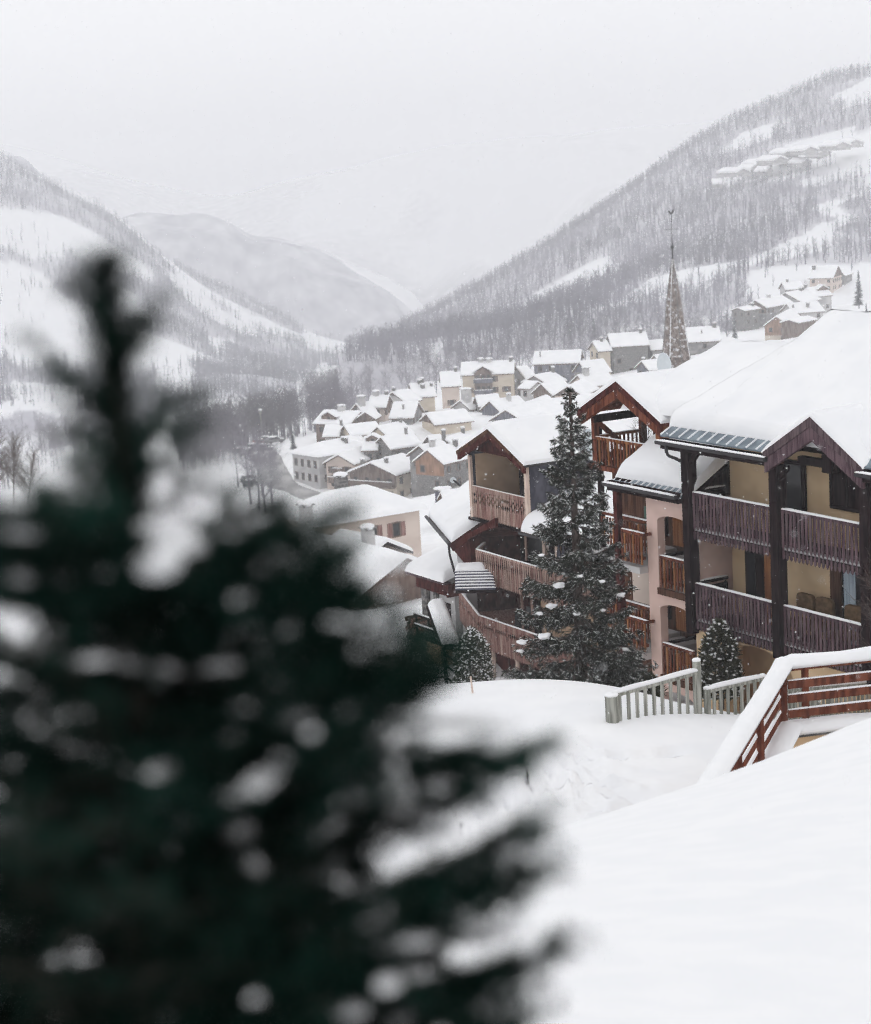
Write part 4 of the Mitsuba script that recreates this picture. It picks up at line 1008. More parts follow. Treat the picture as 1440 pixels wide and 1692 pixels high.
# timber balconies left of the pink wall
T('wing_back_wall', box(-7.2, -2.5, 2.1, 2.3, -8.5, .3), BROWN)
T('wing_pale_wall', box(-5.3, -4.3, 1.4, 1.55, -4.4, -2.5), PEACH)
for u in (-3.85,):
    T('wing_post', box(u - .1, u + .1, -.2, .0, -8.5, -.4), MAHOG)
for zf in (-2.6, -5.35, -8.05):
    k = T('side_balcony_floor', box(-3.6, -2.53, -.3, 2.0, zf - .22, zf - .02), WHITEW)
    railing(res, 'side_balcony_rail', (-3.45, -.25), (-2.3, -.25), zf + 1.08, .98, zf + .1, bal_red, REDWOOD, .14, snow=.04)
    T('side_balcony_return', beam((-2.3, -.25, zf + 1.04), (-2.3, .0, zf + 1.04), .07, .09), REDWOOD)
    railing(res, 'far_balcony_rail', (-5.3, .3), (-2.56, .3), zf + 1.32, .98, zf + .3, bal_red, REDWOOD, .15, snow=.05)
    T('far_balcony_floor', box(-5.4, -3.65, .0, 2.0, zf - .1, zf + .1), WHITEW)
    k = T('far_window', box(-5.2, -4.2, 2.02, 2.09, zf + .4, zf + 2.1), DWOOD)
    T('inner_board', box(-3.7, -2.7, 1.9, 2.05, zf + .2, zf + 2.2), ORANGE)
T('green_shutter', box(-3.3, -2.56, .5, .58, -1.6, -.9), GREENP)

# things standing on the balconies
def rbox(c_, r_, p=.42):
    d = np.array(ICO3.vertices)
    return np.sign(d) * np.abs(d) ** p * np.asarray(r_) / np.max(np.abs(np.sign(d) * np.abs(d) ** p)) + np.asarray(c_), np.array(ICO3.faces)


for i, (u, m, lab) in enumerate(((3.72, .82, 'brown padded garden seat, first from the dark post'), (4.5, .85, 'brown padded garden seat, middle one beside the ochre wall'), (5.75, .8, 'brown padded garden seat, rightmost, under the blue curtain'))):
    s = Thing('garden_seat', lab, 'seat', res.W(u, m, -3.92), az=30, group='brown seats on the balcony')
    s.part('back_cushion', rbox((0, .12, 1.02), (.36, .09, .32)), CUSH, smooth=True)
    s.part('seat_cushion', rbox((0, -.2, .55), (.36, .3, .1)), CUSH, smooth=True)
    for a in (-.32, .32):
        for b in (-.42, .16):
            s.part('leg', box(a - .03, a + .03, b - .03, b + .03, 0, .5 if b < 0 else .75), BROWN)
s = Thing('potted_shrub', 'leafless potted shrub standing in the open loggia', 'plant', res.W(-4.6, 1.6, -.02))
s.part('pot', tube([(0, 0, 0), (0, 0, .35)], [.14, .2], 12), BROWN)
s.part('twigs', bare_trees(np.array([[0, 0, .3], [.05, 0, .3], [0, .06, .3]]), np.array([2.1, 1.7, 1.9]), 16, 4, 3, .8), BARK)

# ------------------------------------------------------------------ the wooden chalet in the middle
ch = Thing('wooden_chalet', 'tall wooden chalet with three carved balconies and a gabled loggia in the middle', 'chalet', P(783, 802, 84), az=29)
T = ch.part
# loggia bay
T('bay_side', box(-.12, .06, -.02, 6.5, -1.3, 1.45), SLATEB)
T('bay_lining', box(.063, .09, .1, 2.3, -1.05, 1.35), TAN)
T('bay_side', box(4.36, 4.54, .02, 6.5, -1.5, 1.5), SLATEB)
T('bay_lining', box(4.33, 4.357, .1, 2.3, -1.05, 1.35), TAN)
T('bay_back', extrude(Polygon([(.1, -1.05), (4.32, -1.05), (4.32, 1.4), (2.2, 2.35), (.1, 1.4)]), 2.3, 2.45, 'y'), BROWN)
k = T('bay_door', box(2.9, 4.1, 2.22, 2.29, -1.04, 1.1), DWOOD)
T('door_pane', box(3.05, 3.5, 2.2, 2.218, -.3, 1.0), GLASS, parent=k)
T('bay_shutter', box(.12, .8, 2.22, 2.29, -1.04, 1.1), DWOOD)
T('bay_floor', box(-.1, 4.5, -.02, 2.45, -1.2, -1.06), BROWN)
for u in (-.06, 4.42):
    T('corner_post', box(u - .09, u + .09, -.14, .015, -1.42, 1.3), CREAMP)
T('gable_boarding', extrude(Polygon([(-.1, 1.45), (4.5, 1.45), (2.2, 2.52)]), .25, .4, 'y'), MAHOG)
railing(ch, 'carved_balcony', (.04, -.05), (4.32, -.05), .02, 1.2, -1.36, sl_bay, WEATH, .178, snow=.02, top=CREAMP)
gable(ch, 2.22, 2.65, 1.48, 2.68, -.48, 1.2, .13, MAHOG, BROWN, 8.2, .34, 12, board=.36)
T('bay_rear', extrude(Polygon([(-.1, -1.3), (4.5, -1.3), (4.5, 1.5), (2.2, 2.55), (-.1, 1.5)]), 6.5, 8.0, 'y'), SLATEB)
T('bay_gutter', tube([(4.9, -.4, 1.42), (4.9, 3, 1.42), (4.9, 7.6, 1.42)], .06, 8), GUTTER, smooth=40)
T('corner_pipe', tube([(-.4, .1, 1.35), (-.4, .1, -1.0), (-.36, 0, -1.25), (-.1, -.1, -1.38), (.5, -.12, -1.42)], .05, 8), GUTTER, smooth=40)
# second level
T('level_floor', box(.2, 10.2, -.3, 3.4, -3.98, -3.8), WEATH2)
T('level_wall', box(.3, 10, 2.0, 2.2, -3.79, -1.0), DWOOD)
T('level_ceiling', box(-.6, 10, .0, 3.4, -1.55, -1.44), DWOOD)
T('gable_face', extrude(Polygon([(-1.25, -2.75), (-1.15, -2.5), (2.1, -1.1), (2.1, -1.5), (1.2, -1.75)]), -.28, -.14, 'y'), MAHOG)
for u, mt in ((3.45, CREAMP), (4.42, CREAMP), (6.5, WEATH)):
    T('level_post', box(u - .1, u + .1, 1.2, 1.4, -3.79, -1.56), mt)
T('hanging_post', box(2.62, 2.7, .8, .88, -3.0, -1.56), WEATH)
T('level_window', box(1.2, 2.3, 1.9, 1.99, -3.4, -1.7), GLASS)
for i in range(5):
    T('carved_panel', None, None, pl=sh('bal_big', lambda: carved_slat(.3, 1.3, [(.35, .1, .14), (.9, .1, .2)]), SLATEB), off=(5.1 + .36 * i, .9, -3.0))
railing(ch, 'carved_balcony', (.48, -.3), (9.8, -.3), -2.68, 1.25, -4.05, sl_l2, WEATH, .17, snow=.05, top=CREAMP)
railing(ch, 'carved_balcony', (-.62, .75), (.44, -.27), -2.68, 1.25, -4.05, sl_l2, WEATH, .17, snow=.04, top=CREAMP)
# roof right of the bay
T('side_roof', (np.array([[4.56, -.5, -1.28], [10.4, -.5, -1.28], [10.4, 4.5, 1.0], [4.56, 4.5, 1.0], [4.56, -.5, -1.42], [10.4, -.5, -1.42], [10.4, 4.5, .86], [4.56, 4.5, .86]]), np.array([[0, 1, 2, 3], [7, 6, 5, 4], [0, 4, 5, 1], [2, 6, 7, 3], [1, 5, 6, 2], [0, 3, 7, 4]])), BROWN)
T('side_roof_snow', snow_sheet((4.56, -.55, -1.28), (5.9, 0, 0), (0, 5.0, 2.28), .42, 40, 20, (0, 1, 1, 1), .4, .1, 5), SNOW, smooth=True)
T('side_roof_gutter', tube([(4.5, -.6, -1.35), (7.5, -.6, -1.35), (10.4, -.6, -1.35)], .06, 8), GUTTER, smooth=40)
T('upper_wall', box(4.6, 10.2, 1.2, 4.0, -1.4, -.9), PEACH)
# third level and ground floor
T('lower_floor', box(.1, 10.2, -.3, 3.4, -6.85, -6.66), WEATH2)
T('lower_wall', box(2.6, 10, 1.1, 1.3, -6.65, -3.99), TAN)
T('lower_back_wall', box(.2, 2.8, 3.2, 3.4, -6.65, -3.99), MAHOG)
T('lower_door', box(2.62, 3.2, 1.02, 1.09, -6.64, -4.3), DWOOD)
T('lower_post', box(3.2, 3.28, .6, .68, -6.64, -3.99), WEATH)
T('lower_post', box(2.4, 2.48, .6, .68, -6.64, -3.99), WEATH)
railing(ch, 'carved_balcony', (.42, -.3), (9.8, -.3), -5.58, 1.3, -7.0, sl_l3, WEATH2, .175, snow=.05, top=CREAMP)
T('ground_floor_wall', box(.6, 10, .9, 1.2, -10, -6.86), MAHOG)
T('ground_floor_panel', box(1.2, 3.4, .55, .62, -9.8, -7.9), MAHOG)
for u in (1.2, 3.15, 4.25, 5.0):
    T('ground_post', tube([(u, -.15, -9.5), (u, -.15, -8.0), (u, -.15, -7.4), (u, -.15, -6.87)], [.06, .06, .11, .06], 8), CREAMP)
T('rear_block', box(.2, 10, 3.41, 9, -10, -1.3), BROWN)

# the bent wing of the same chalet
wg = Thing('chalet_wing', 'lower wing of the wooden chalet with mahogany walls and its own snow roof', 'building', ch.W(.42, -.3, 0), az=8)
T = wg.part
railing(wg, 'carved_balcony', (-5.2, 0), (-.02, 0), -5.58, 1.3, -7.0, sl_l3, WEATH, .175, snow=.05, top=CREAMP)
T('wing_floor', box(-5.2, -.02, 0.05, 2.6, -6.85, -6.66), WEATH2)
T('wing_wall', box(-7.5, -1.9, .1, 4.0, -4.1, -2.6), MAHOG)
T('wing_corner', box(-1.88, -1.5, .0, .5, -4.05, -2.4), MAHOG)
T('wing_lower_wall', box(-7.5, -3.0, 2.7, 4.5, -10, -4.11), MAHOG)
T('pale_end_wall', box(-7.5, -5.3, .3, .8, -10, -4.4), WHITEW)
T('wing_inner_wall', box(-5.7, -5.35, .81, 2.69, -10, -4.12), MAHOG)
T('under_wall', box(-5.3, -.1, 1.2, 1.4, -10, -6.87), MAHOG)
for i in range(6):
    T('balustrade', None, None, pl=sh('bal_w', lambda: carved_slat(.34, 1.1, [(.3, .1, .14), (.75, .1, .14)]), MAHOG), off=(-4.6 + .55 * i, 2.5, -6.3))
zr = lambda m: -2.48 + .6 * (m + .9)
T('wing_roof', (np.array([[-7.6, -.9, zr(-.9)], [-.9, -.9, zr(-.9)], [-.9, 1.2, zr(1.2)], [-7.6, 3.2, zr(3.2)], [-7.6, -.9, zr(-.9) - .16], [-.9, -.9, zr(-.9) - .16], [-.9, 1.2, zr(1.2) - .16], [-7.6, 3.2, zr(3.2) - .16]]), np.array([[0, 1, 2, 3], [7, 6, 5, 4], [0, 4, 5, 1], [2, 6, 7, 3], [1, 5, 6, 2], [0, 3, 7, 4]])), DWOOD)
T('wing_roof_snow', snow_sheet((-3.2, -.92, zr(-.9)), (2.35, 0, 0), (0, 2.2, .6 * 2.2), .40, 24, 16, (0, 1, 1, 0), .3, .1, 15), SNOW, smooth=True)
T('wing_roof_snow', snow_sheet((-7.6, -.92, zr(-.9)), (4.4, 0, 0), (0, 4.2, .6 * 4.2), .40, 40, 20, (1, 0, 1, 0), .3, .1, 15), SNOW, smooth=True)
T('bargeboard', beam((-.86, -.95, zr(-.95) - .2), (-.86, 2.2, zr(2.2) - .2), .06, .34), MAHOG)
T('gutter', tube([(-7.7, -1.02, zr(-.9) - .05), (-4, -1.02, zr(-.9) - .05), (-.8, -1.02, zr(-.9) - .05)], .075, 8), GUTTER, smooth=40)
T('downpipe', tube([(-.95, -1.02, zr(-.9) - .1), (-.95, -1.0, -3.0), (-1.05, -.8, -3.9)], .05, 8), GUTTER, smooth=40)
# shingled pent roof over the lower balcony
Mp = M4(np.array([[.985, .17, 0], [-.17, .985, 0], [0, 0, 1.0]]), P(757, 975, 81.5))
Wp = np.linalg.inv(wg.M) @ Mp
pent = T('pent_roof', (np.array([[-.1, 0, -.05], [1.6, 0, -.05], [1.2, 1.5, .55], [-.35, 1.5, .55], [-.1, 0, -.15], [1.6, 0, -.15], [1.2, 1.5, .45], [-.35, 1.5, .45]]), np.array([[0, 1, 2, 3], [7, 6, 5, 4], [0, 4, 5, 1], [2, 6, 7, 3], [1, 5, 6, 2], [0, 3, 7, 4]])), DWOOD, off=Wp)
r2 = np.random.default_rng(5)
for i in range(7):
    y0 = -.03 + i * .2; z0 = -.03 + i * .08
    us = np.concatenate([[-.12 - .03 * i], np.sort(r2.uniform(.05, 1.3, 4)), [1.6 - .05 * i]])
    for a, b in zip(us[:-1], us[1:]):
        if b - a > .1:
            T('shingle', beam((a + .01, y0 + .11, z0 + .05), (b - .01, y0 + .11, z0 + .05), .24, .04), BLUEG, parent=pent, off=Wp)
    T('shingle_snow', rail_snow((us[0], y0 + .15, z0 + .075), (us[-1], y0 + .15, z0 + .075), .1, .06, i * 3, n=16), SNOW, parent=pent, smooth=True, off=Wp)
T('pent_snow', snow_sheet((-.3, 1.25, .5), (1.3, 0, 0), (0, .6, .2), .16, 20, 10, (1, 1, 1, 1), .2, .06, 8), SNOW, parent=pent, smooth=True, off=Wp)

# chairs on the lower balcony
for i, (u, m, lab) in enumerate(((1.3, 1.2, 'dark reclining garden chair on the lower balcony of the wooden chalet'), (2.25, .5, 'dark folding garden chair by the tan wall of the lower balcony'))):
    s = Thing('balcony_chair', lab, 'chair', ch.W(u, m, -6.65), az=29 + 40 * i)
    s.part('seat', box(-.28, .28, -.28, .28, .42, .47), BLACKM)
    s.part('backrest', beam((0, .26, .45), (0, .55, 1.25), .54, .04, up=(0, 1, 0)), BLACKM)
    for a in (-.25, .25):
        for b in (-.25, .25):
            s.part('leg', box(a - .02, a + .02, b - .02, b + .02, 0, .42), BLACKM)
s = Thing('balcony_table', 'small table with a pale snowy top on the lower balcony', 'table', ch.W(1.0, 2.1, -6.65), az=29)
s.part('table_top', box(-.6, .6, -.4, .4, .7, .75), BLACKM)
s.part('snow_cover', blob((0, 0, .78), (.55, .36, .07), 2, .1), SNOW, smooth=True)
for a in (-.5, .5):
    for b in (-.3, .3):
        s.part('leg', box(a - .03, a + .03, b - .03, b + .03, 0, .7), BLACKM)
# white dish on its pole
s = Thing('satellite_dish', 'big round white dish beside the spruce', 'dish', P(986, 735, 66), az=30)
d_ = trimesh.creation.revolve(np.array([[0, 0], [.2, .01], [.4, .05], [.52, .1], [.535, .1], [.4, .03], [.2, -.012], [0, -.025]]), sections=40)
s.part('reflector', (np.stack([np.array(d_.vertices)[:, 0] - .25, -np.array(d_.vertices)[:, 2], np.array(d_.vertices)[:, 1]], 1), np.array(d_.faces)), DISHM, smooth=40)
s.part('pole', tube([(.0, .12, -6.5), (.0, .12, -2), (.0, .12, .7)], .11, 10), DWOOD, smooth=40)
s.part('arm', tube([(-.25, -.02, -.4), (-.25, -.5, -.1)], .02, 6), BLACKM)
s = Thing('satellite_dish', 'pale grey round dish on the roof ridge at the foot of the spire', 'dish', P(1101, 602, 66), az=30)
s.part('reflector', (np.stack([np.array(d_.vertices)[:, 0] * .75, -np.array(d_.vertices)[:, 2] * .75, np.array(d_.vertices)[:, 1] * .75], 1), np.array(d_.faces)), DISHM, smooth=40)
s.part('pole', tube([(0, .15, -2.2), (0, .15, .2)], .05, 8), BLACKM)
s = Thing('gutter_dish', 'small round dish on a gutter arm left of the wooden chalet', 'dish', P(749, 793, 96))
s.part('reflector', (np.stack([np.array(d_.vertices)[:, 0] * .28, -np.array(d_.vertices)[:, 2] * .28, np.array(d_.vertices)[:, 1] * .28], 1), np.array(d_.faces)), DISHM, smooth=40)
s.part('arm', tube([(0, .05, 0), (.5, -.3, -.4)], .05, 6), BLACKM)

# ------------------------------------------------------------------ the annexe and the yard below
a0 = P(741, 961, 90); b0 = Pz(679, 942, a0[2]); dl_ = (a0 - b0)[:2]; AL = float(np.linalg.norm(dl_)); AZ = math.degrees(math.atan2(dl_[0], -dl_[1]))
an = Thing('annexe_building', 'low annexe with mahogany fascia, white wall and snow roof under the chalet wing', 'building', a0, az=AZ)
T = an.part
T('fascia', box(-AL * .86, 0, -.02, .1, -.72, -.12), MAHOG)
T('eave_board', box(-AL, .1, -.3, .1, -.12, -.02), PURPLE2)
T('wall', box(-AL * .8, -.1, .35, 4.0, -3.9, -.15), WHITEW)
T('door', box(-AL * .32, -AL * .14, .3, .349, -3.2, -1.2), DWOOD)
T('stone_pier', box(-AL * .82, -AL * .68, .15, .34, -3.9, -.73), STONE)
T('stone_pier', box(-AL * .52, -AL * .44, .2, .34, -3.9, -.73), STONE)
T('side_fascia', box(.11, .25, -.2, 3.6, -.7, -.1), MAHOG)
T('roof_snow', snow_sheet((-AL - .05, -.33, .0), (AL + .15, 0, 0), (0, 4.2, 1.35), .36, 30, 20, (1, 1, 1, 1), .3, .1, 18), SNOW, smooth=True)
T('rear_wall', box(-AL * .8, -.1, 4.01, 6.0, -3.9, 1.0), BROWN)
wk = Thing('walkway_railing', 'dark railing of the walkway in front of the annexe', 'railing', P(748, 1036, 86), az=AZ)
for i in range(2):
    k = wk.part('rail', beam((-3.4, 0, -.5 * i), (.1, 0, -.5 * i), .07, .09), DWOOD)
    wk.part('rail_snow', rail_snow((-3.4, 0, -.5 * i + .045), (.1, 0, -.5 * i + .045), .1, .07, i), SNOW, parent=k, smooth=True)
for u in (-3.3, -2.2, -1.1, 0):
    wk.part('post', box(u - .04, u + .04, .01, .09, -1.0, .0), DWOOD)
wk.part('walkway', box(-3.5, .2, .1, 1.2, -1.15, -1.0), DWOOD)
wk.part('under_wall', box(-3.0, .2, .9, 1.1, -3.4, -1.16), DWOOD)
st = Thing('stair_canopy', 'narrow snow-covered canopy on two black posts left of the wooden chalet', 'canopy', P(743, 1058, 81), az=8)
st.part('roof', (np.array([[-.3, -.45, -.15], [.25, .35, -.2], [-4.5, .5, .55], [-4.5, -.3, .5]]) .repeat(1, 0).tolist() + (np.array([[-.3, -.45, -.15], [.25, .35, -.2], [-4.5, .5, .55], [-4.5, -.3, .5]]) - [0, 0, .1]).tolist(), np.array([[0, 1, 2, 3], [7, 6, 5, 4], [0, 4, 5, 1], [2, 6, 7, 3], [1, 5, 6, 2], [0, 3, 7, 4]])), DWOOD)
st.part('snow_cover', snow_sheet((.1, -.35, -.14), (-4.5, .1, .7), (0, .8, 0), .35, 24, 10, (1, 1, 1, 1), .3, .05, 4), SNOW, smooth=True)
for a, b in ((-.2, -.2), (.15, .25)):
    st.part('post', box(a - .07, a + .07, b - .07, b + .07, -2.6, -.25), DWOOD)
for i in range(4):
    st.part('brace', beam((-.2 + .1 * i, -.2, -.6 - .5 * i), (.15, .3, -1.0 - .5 * i), .05, .08), DWOOD)
for i, (px, py, d, w, h, lab) in enumerate(((728, 1066, 88, .62, .5, 'tan cardboard box at the back of the snowy yard'), (712, 1070, 89, .35, .55, 'grey bin next to the cardboard box in the yard'))):
    s = Thing('cardboard_box' if i == 0 else 'grey_bin', lab, 'box' if i == 0 else 'bin', on_ground(*P(px, py, d)[:2]), az=AZ)
    s.part('body', box(-w, w, -.35, .35, 0, h * 2), [TAN, GREYW][i])
    s.part('lid', box(-w - .02, w + .02, -.37, .37, h * 2, h * 2 + .05), [WEATH, SNOW][i])
s = Thing('woodpile', 'stack of split firewood against the dark yard wall', 'woodpile', on_ground(*P(703, 1062, 91)[:2]), az=AZ)
for i in range(6):
    for j in range(7):
        s.part('log', tube([(-1.0 + .28 * i + (.14 if j % 2 else 0), -.4, .14 + .23 * j), (-1.0 + .28 * i + (.14 if j % 2 else 0), .3, .14 + .23 * j)], .125, 7), [BROWN, BARK, WEATH2][(i + j * 2) % 3])
s = Thing('yard_railing', 'short black metal railing at the edge of the yard', 'railing', P(697, 1122, 60), az=-70)
s.part('rail', tube([(-.9, 0, -.05), (.0, 0, 0), (.9, .3, -.2)], .022, 6), BLACKM)
s.part('rail', tube([(-.9, 0, -.3), (.0, 0, -.25), (.9, .3, -.45)], .015, 6), BLACKM)
for u, m, z in ((-.85, 0, -.03), (0, 0, 0), (.85, .28, -.18)):
    s.part('post', tube([(u, m, z - 1.1), (u, m, z)], .022, 6), BLACKM)

# ------------------------------------------------------------------ church spire
sp0 = P(1117, 600, 290)
SPX, SPY = float(sp0[0]), float(sp0[1])
SPIRE = bs('spire_tiles', _scale, 0.9)
tip = P(1113.6, 428, 290)
Hs = tip[2] - sp0[2]; rb = 22.0 / FPX * 290 * 1.02
s = Thing('church_spire', 'slender church spire of snow-dusted brown stone tiles with a weathercock', 'spire', (SPX, SPY, sp0[2]))
s.M[0, 3] = tip[0] * .35 + sp0[0] * .65; SPX = float(s.M[0, 3])
a8 = np.arange(8) / 8 * 2 * np.pi + .25
def octa(z0, r0, z1, r1):
    v = np.array([[r * math.cos(a), r * math.sin(a), z] for z, r in ((z0, r0), (z1, r1)) for a in a8])
    return v, np.array([[i, (i + 1) % 8, 8 + (i + 1) % 8, 8 + i] for i in range(8)])
rb = 23.5 / FPX * 290 * 1.03
prof = [(-9, 1.5), (-3, 1.22), (0, 1.12), (.12 * Hs, .95), (.28 * Hs, .80), (.58 * Hs, .57), (.87 * Hs, .22), (Hs, .06)]
k = s.part('body', cat([octa(p[0], p[1] * rb, q[0], q[1] * rb) for p, q in zip(prof[:-1], prof[1:])]), SPIRE)
for i in range(8):
    a = a8[i]
    s.part('ridge', tube([(r_ * rb * math.cos(a), r_ * rb * math.sin(a), z_) for z_, r_ in prof[1:]], .07, 5), SLUSH if i % 2 else STONE, parent=k)
s.part('tower', box(-2.6, 2.6, -2.6, 2.6, -24, -9), STONE)
s.part('rod', tube([(0, 0, Hs - .2), (0, 0, Hs + 2.2), (0, 0, Hs + 6.4)], [.14, .07, .04], 8), BLACKM)
s.part('ball', blob((0, 0, Hs + 1.75), (.27, .27, .27), 0, 0), BLACKM, smooth=True)
s.part('cross_bar', tube([(-.75, 0, Hs + 4.3), (.75, 0, Hs + 4.3)], .045, 6), BLACKM)
s.part('cross_scroll', cat([tube([(x + .12 * math.cos(t), 0, Hs + 4.3 + .12 * math.sin(t)) for t in np.linspace(0, 2 * np.pi, 10)], .03, 5, cap=False) for x in (-.85, .85)]), BLACKM)
rooster = Polygon([(-.45, .18), (-.32, .34), (-.2, .3), (-.12, .1), (.1, .06), (.2, .3), (.3, .5), (.5, .42), (.36, .3), (.42, .12), (.22, -.12), (.06, -.2), (.04, -.34), (-.04, -.34), (-.06, -.2), (-.26, -.08), (-.34, .12)])
s.part('weathercock', (lambda m: (m[0] + np.array([0, 0, Hs + 6.65]), m[1]))(extrude(rooster, -.04, .04, 'y')), BLACKM)

# ------------------------------------------------------------------ terrace: picket fence, red railing, stake
def fence_panel(label, a, b, za, zb, n, hgt, postA, postB, seed):
    """one panel of the grey picket fence; a, b: ground points (x, y), za / zb: height of the handrail at its ends"""
    d = np.array([b[0] - a[0], b[1] - a[1]]); L = np.linalg.norm(d); d /= L
    t = Thing('picket_fence', label, 'fence', (a[0], a[1], 0), R=np.array([[d[0], -d[1], 0], [d[1], d[0], 0], [0, 0, 1]]), group='picket fence panels on the terrace')
    r = np.random.default_rng(seed)
    k = t.part('handrail', beam((0, 0, za), (L, 0, zb), .1, .085), GREYWOOD)
    t.part('rail_snow', rail_snow((0, 0, za + .04), (L, 0, zb + .04), .12, .11, seed), SNOWN, parent=k, smooth=True)
    t.part('lower_rail', beam((0, .05, za - hgt * .9), (L, .05, zb - hgt * .9), .05, .08), GREYWOOD)
    for i in range(n):
        x = (i + .6) / (n + .2) * L
        z = za + (zb - za) * x / L
        t.part('picket', box(-.05, .05, -.018, .018, -hgt, 0), GREYWOOD, off=(x, -.055 + r.uniform(-.006, .006), z - .03 + r.uniform(-.012, .012)))
    for x, z, w, h in ((0, za, *postA), (L, zb, *postB)):
        if w:
            p = t.part('post', tube([(x, .02, z - 1.9), (x, .02, z + h)], w, 12), GREYWOOD, smooth=40)
            t.part('post_snow', blob((x, .02, z + h + .02), (w * 1.05, w * 1.05, .06), seed, .1), SNOWN, parent=p, smooth=True)
    return t


FA, FB = P(1012, 1150, 44.0), P(1153, 1111, 46.4)
fence_panel('first picket fence panel from the left, its rail rising to the tall post', FA, FB, FA[2], FB[2], 10, 1.15, (.155, .0), (.105, .28), 1)
FC = P(1262, 1121, 48.4); FB2 = P(1170, 1142, 46.6)
fence_panel('second picket fence panel, between the tall post and the red railing', FB2, FC, FB2[2], FC[2], 8, 1.15, (.085, .05), (.085, .05), 2)
FD = P(1262, 1163, 48.4); FE = P(1372, 1127, 51.5)
fence_panel('third picket fence panel, seen low behind the red railing', FD, FE, FD[2], FE[2], 11, 1.0, (.085, .05), (.085, .05), 3)
FF = P(1300, 1128, 49.0); FG = P(1475, 1098, 52.5)
fence_panel('farthest picket fence panel, behind the red railing at the right edge', FF, FG, FF[2] - .2, FG[2] - .5, 24, 1.2, (.085, .05), (0, 0), 4)

RA = P(1296, 1103, 39.5)                                               # corner of the red railing
rl = P(1196, 1272, 33.3); rr = P(1500, 1112, 40.0)
zt = RA[2]
rail = Thing('red_railing', 'red-brown plank railing buried under a thick roll of snow', 'railing', (RA[0], RA[1], zt))
def leg(dx, dy, L, posts, nm):
    d = np.array([dx, dy]) / math.hypot(dx, dy)
    k = rail.part(nm, beam((0, 0, -.03), (d[0] * L, d[1] * L, -.03), .2, .07), REDWOOD)
    rail.part('snow_roll', rail_snow(np.array([-d[0] * .1, -d[1] * .1, .0]), np.array([d[0] * L, d[1] * L, .0]), .37, .24, 3), SNOWN, parent=k, smooth=True)
    n = np.array([d[1], -d[0]])
    for z in (-.36, -.66, -.98):
        b = rail.part('plank', beam((*(d * .05 + n * .06), z), (*(d * L + n * .06), z), .045, .17), REDWOOD)
        rail.part('plank_snow', rail_snow((*(d * .05 + n * .06), z + .085), (*(d * L + n * .06), z + .085), .05, .035, 5), SNOWN, parent=b, smooth=True)
    for s in posts:
        q = d * s
        rail.part('post', box(q[0] - .065, q[0] + .065, q[1] - .065, q[1] + .065, -1.25, -.07), REDWOOD)
dl = (rl - RA)[:2]; drr = (rr - RA)[:2]
Ll = np.linalg.norm(dl) + 2.2
leg(*dl, Ll, (.12, 2.9, 5.2), 'handrail')
leg(*drr, 4.5, (.45, 2.6), 'handrail')
d1 = dl / np.linalg.norm(dl); d2 = drr / np.linalg.norm(drr)
# retaining walls of the sunken stair behind the bank
c0 = RA + [0, 0, -1.22]
w = Thing('retaining_wall', 'ochre retaining wall with a snowy ledge under the red railing', 'wall', (c0[0], c0[1], c0[2]))
w.part('wall_body', beam((d2[0] * .2, d2[1] * .2, -1.2), (d2[0] * 4.6, d2[1] * 4.6, -1.2), .25, 1.9), OCHRE)
k = w.part('coping', beam((d2[0] * -.1, d2[1] * -.1, -.2), (d2[0] * 4.6, d2[1] * 4.6, -.2), .36, .09), STONE)
w.part('ledge_snow', rail_snow((-.2, -.1, -.155), (d2[0] * 4.6, d2[1] * 4.6 - .1, -.155), .5, .24, 6), SNOWN, parent=k, smooth=True)
w.part('side_kerb', beam((d1[0] * .2, d1[1] * .2, -.85), (d1[0] * Ll, d1[1] * Ll, -.85), .3, 1.6), OCHRE)
w.part('kerb_snow', rail_snow((d1[0] * .0 + .12, d1[1] * .0, -.06), (d1[0] * Ll + .12, d1[1] * Ll, -.06), .5, .2, 9), SNOWN, smooth=True)
n1 = np.array([-d1[1], d1[0]])
q = np.array([c0[:2] + d1 * a + n1 * b for a in (-.2, Ll) for b in (0.1, 5.0)])
struct('stair_landing', snow_sheet((*(c0[:2] + d1 * Ll + n1 * .1), c0[2] - 1.0), (*(n1 * 5), 0), (*(-d1 * Ll), .35), .12, 20, 20, (0, 0, 0, 0), .3, .1, 3), SNOWN)

s0 = P(783, 1147, 47.5)
single('marker_stake', 'thin pale wooden marker stake standing alone in the terrace snow', 'stake', tube([(s0[0] + .06, s0[1], s0[2] - 1.0), (s0[0], s0[1], s0[2] - .3), (s0[0] - .05, s0[1], s0[2] + .45)], [.028, .026, .022], 8), CREAMP)


# ------------------------------------------------------------------ evergreens
def frames(d):
    ref = np.where(np.abs(d[:, 2:3]) < .92, np.array([[0, 0, 1.0]]), np.array([[1.0, 0, 0]]))
    s = np.cross(d, ref); s /= np.linalg.norm(s, axis=1, keepdims=True) + 1e-9
    return s, np.cross(s, d)


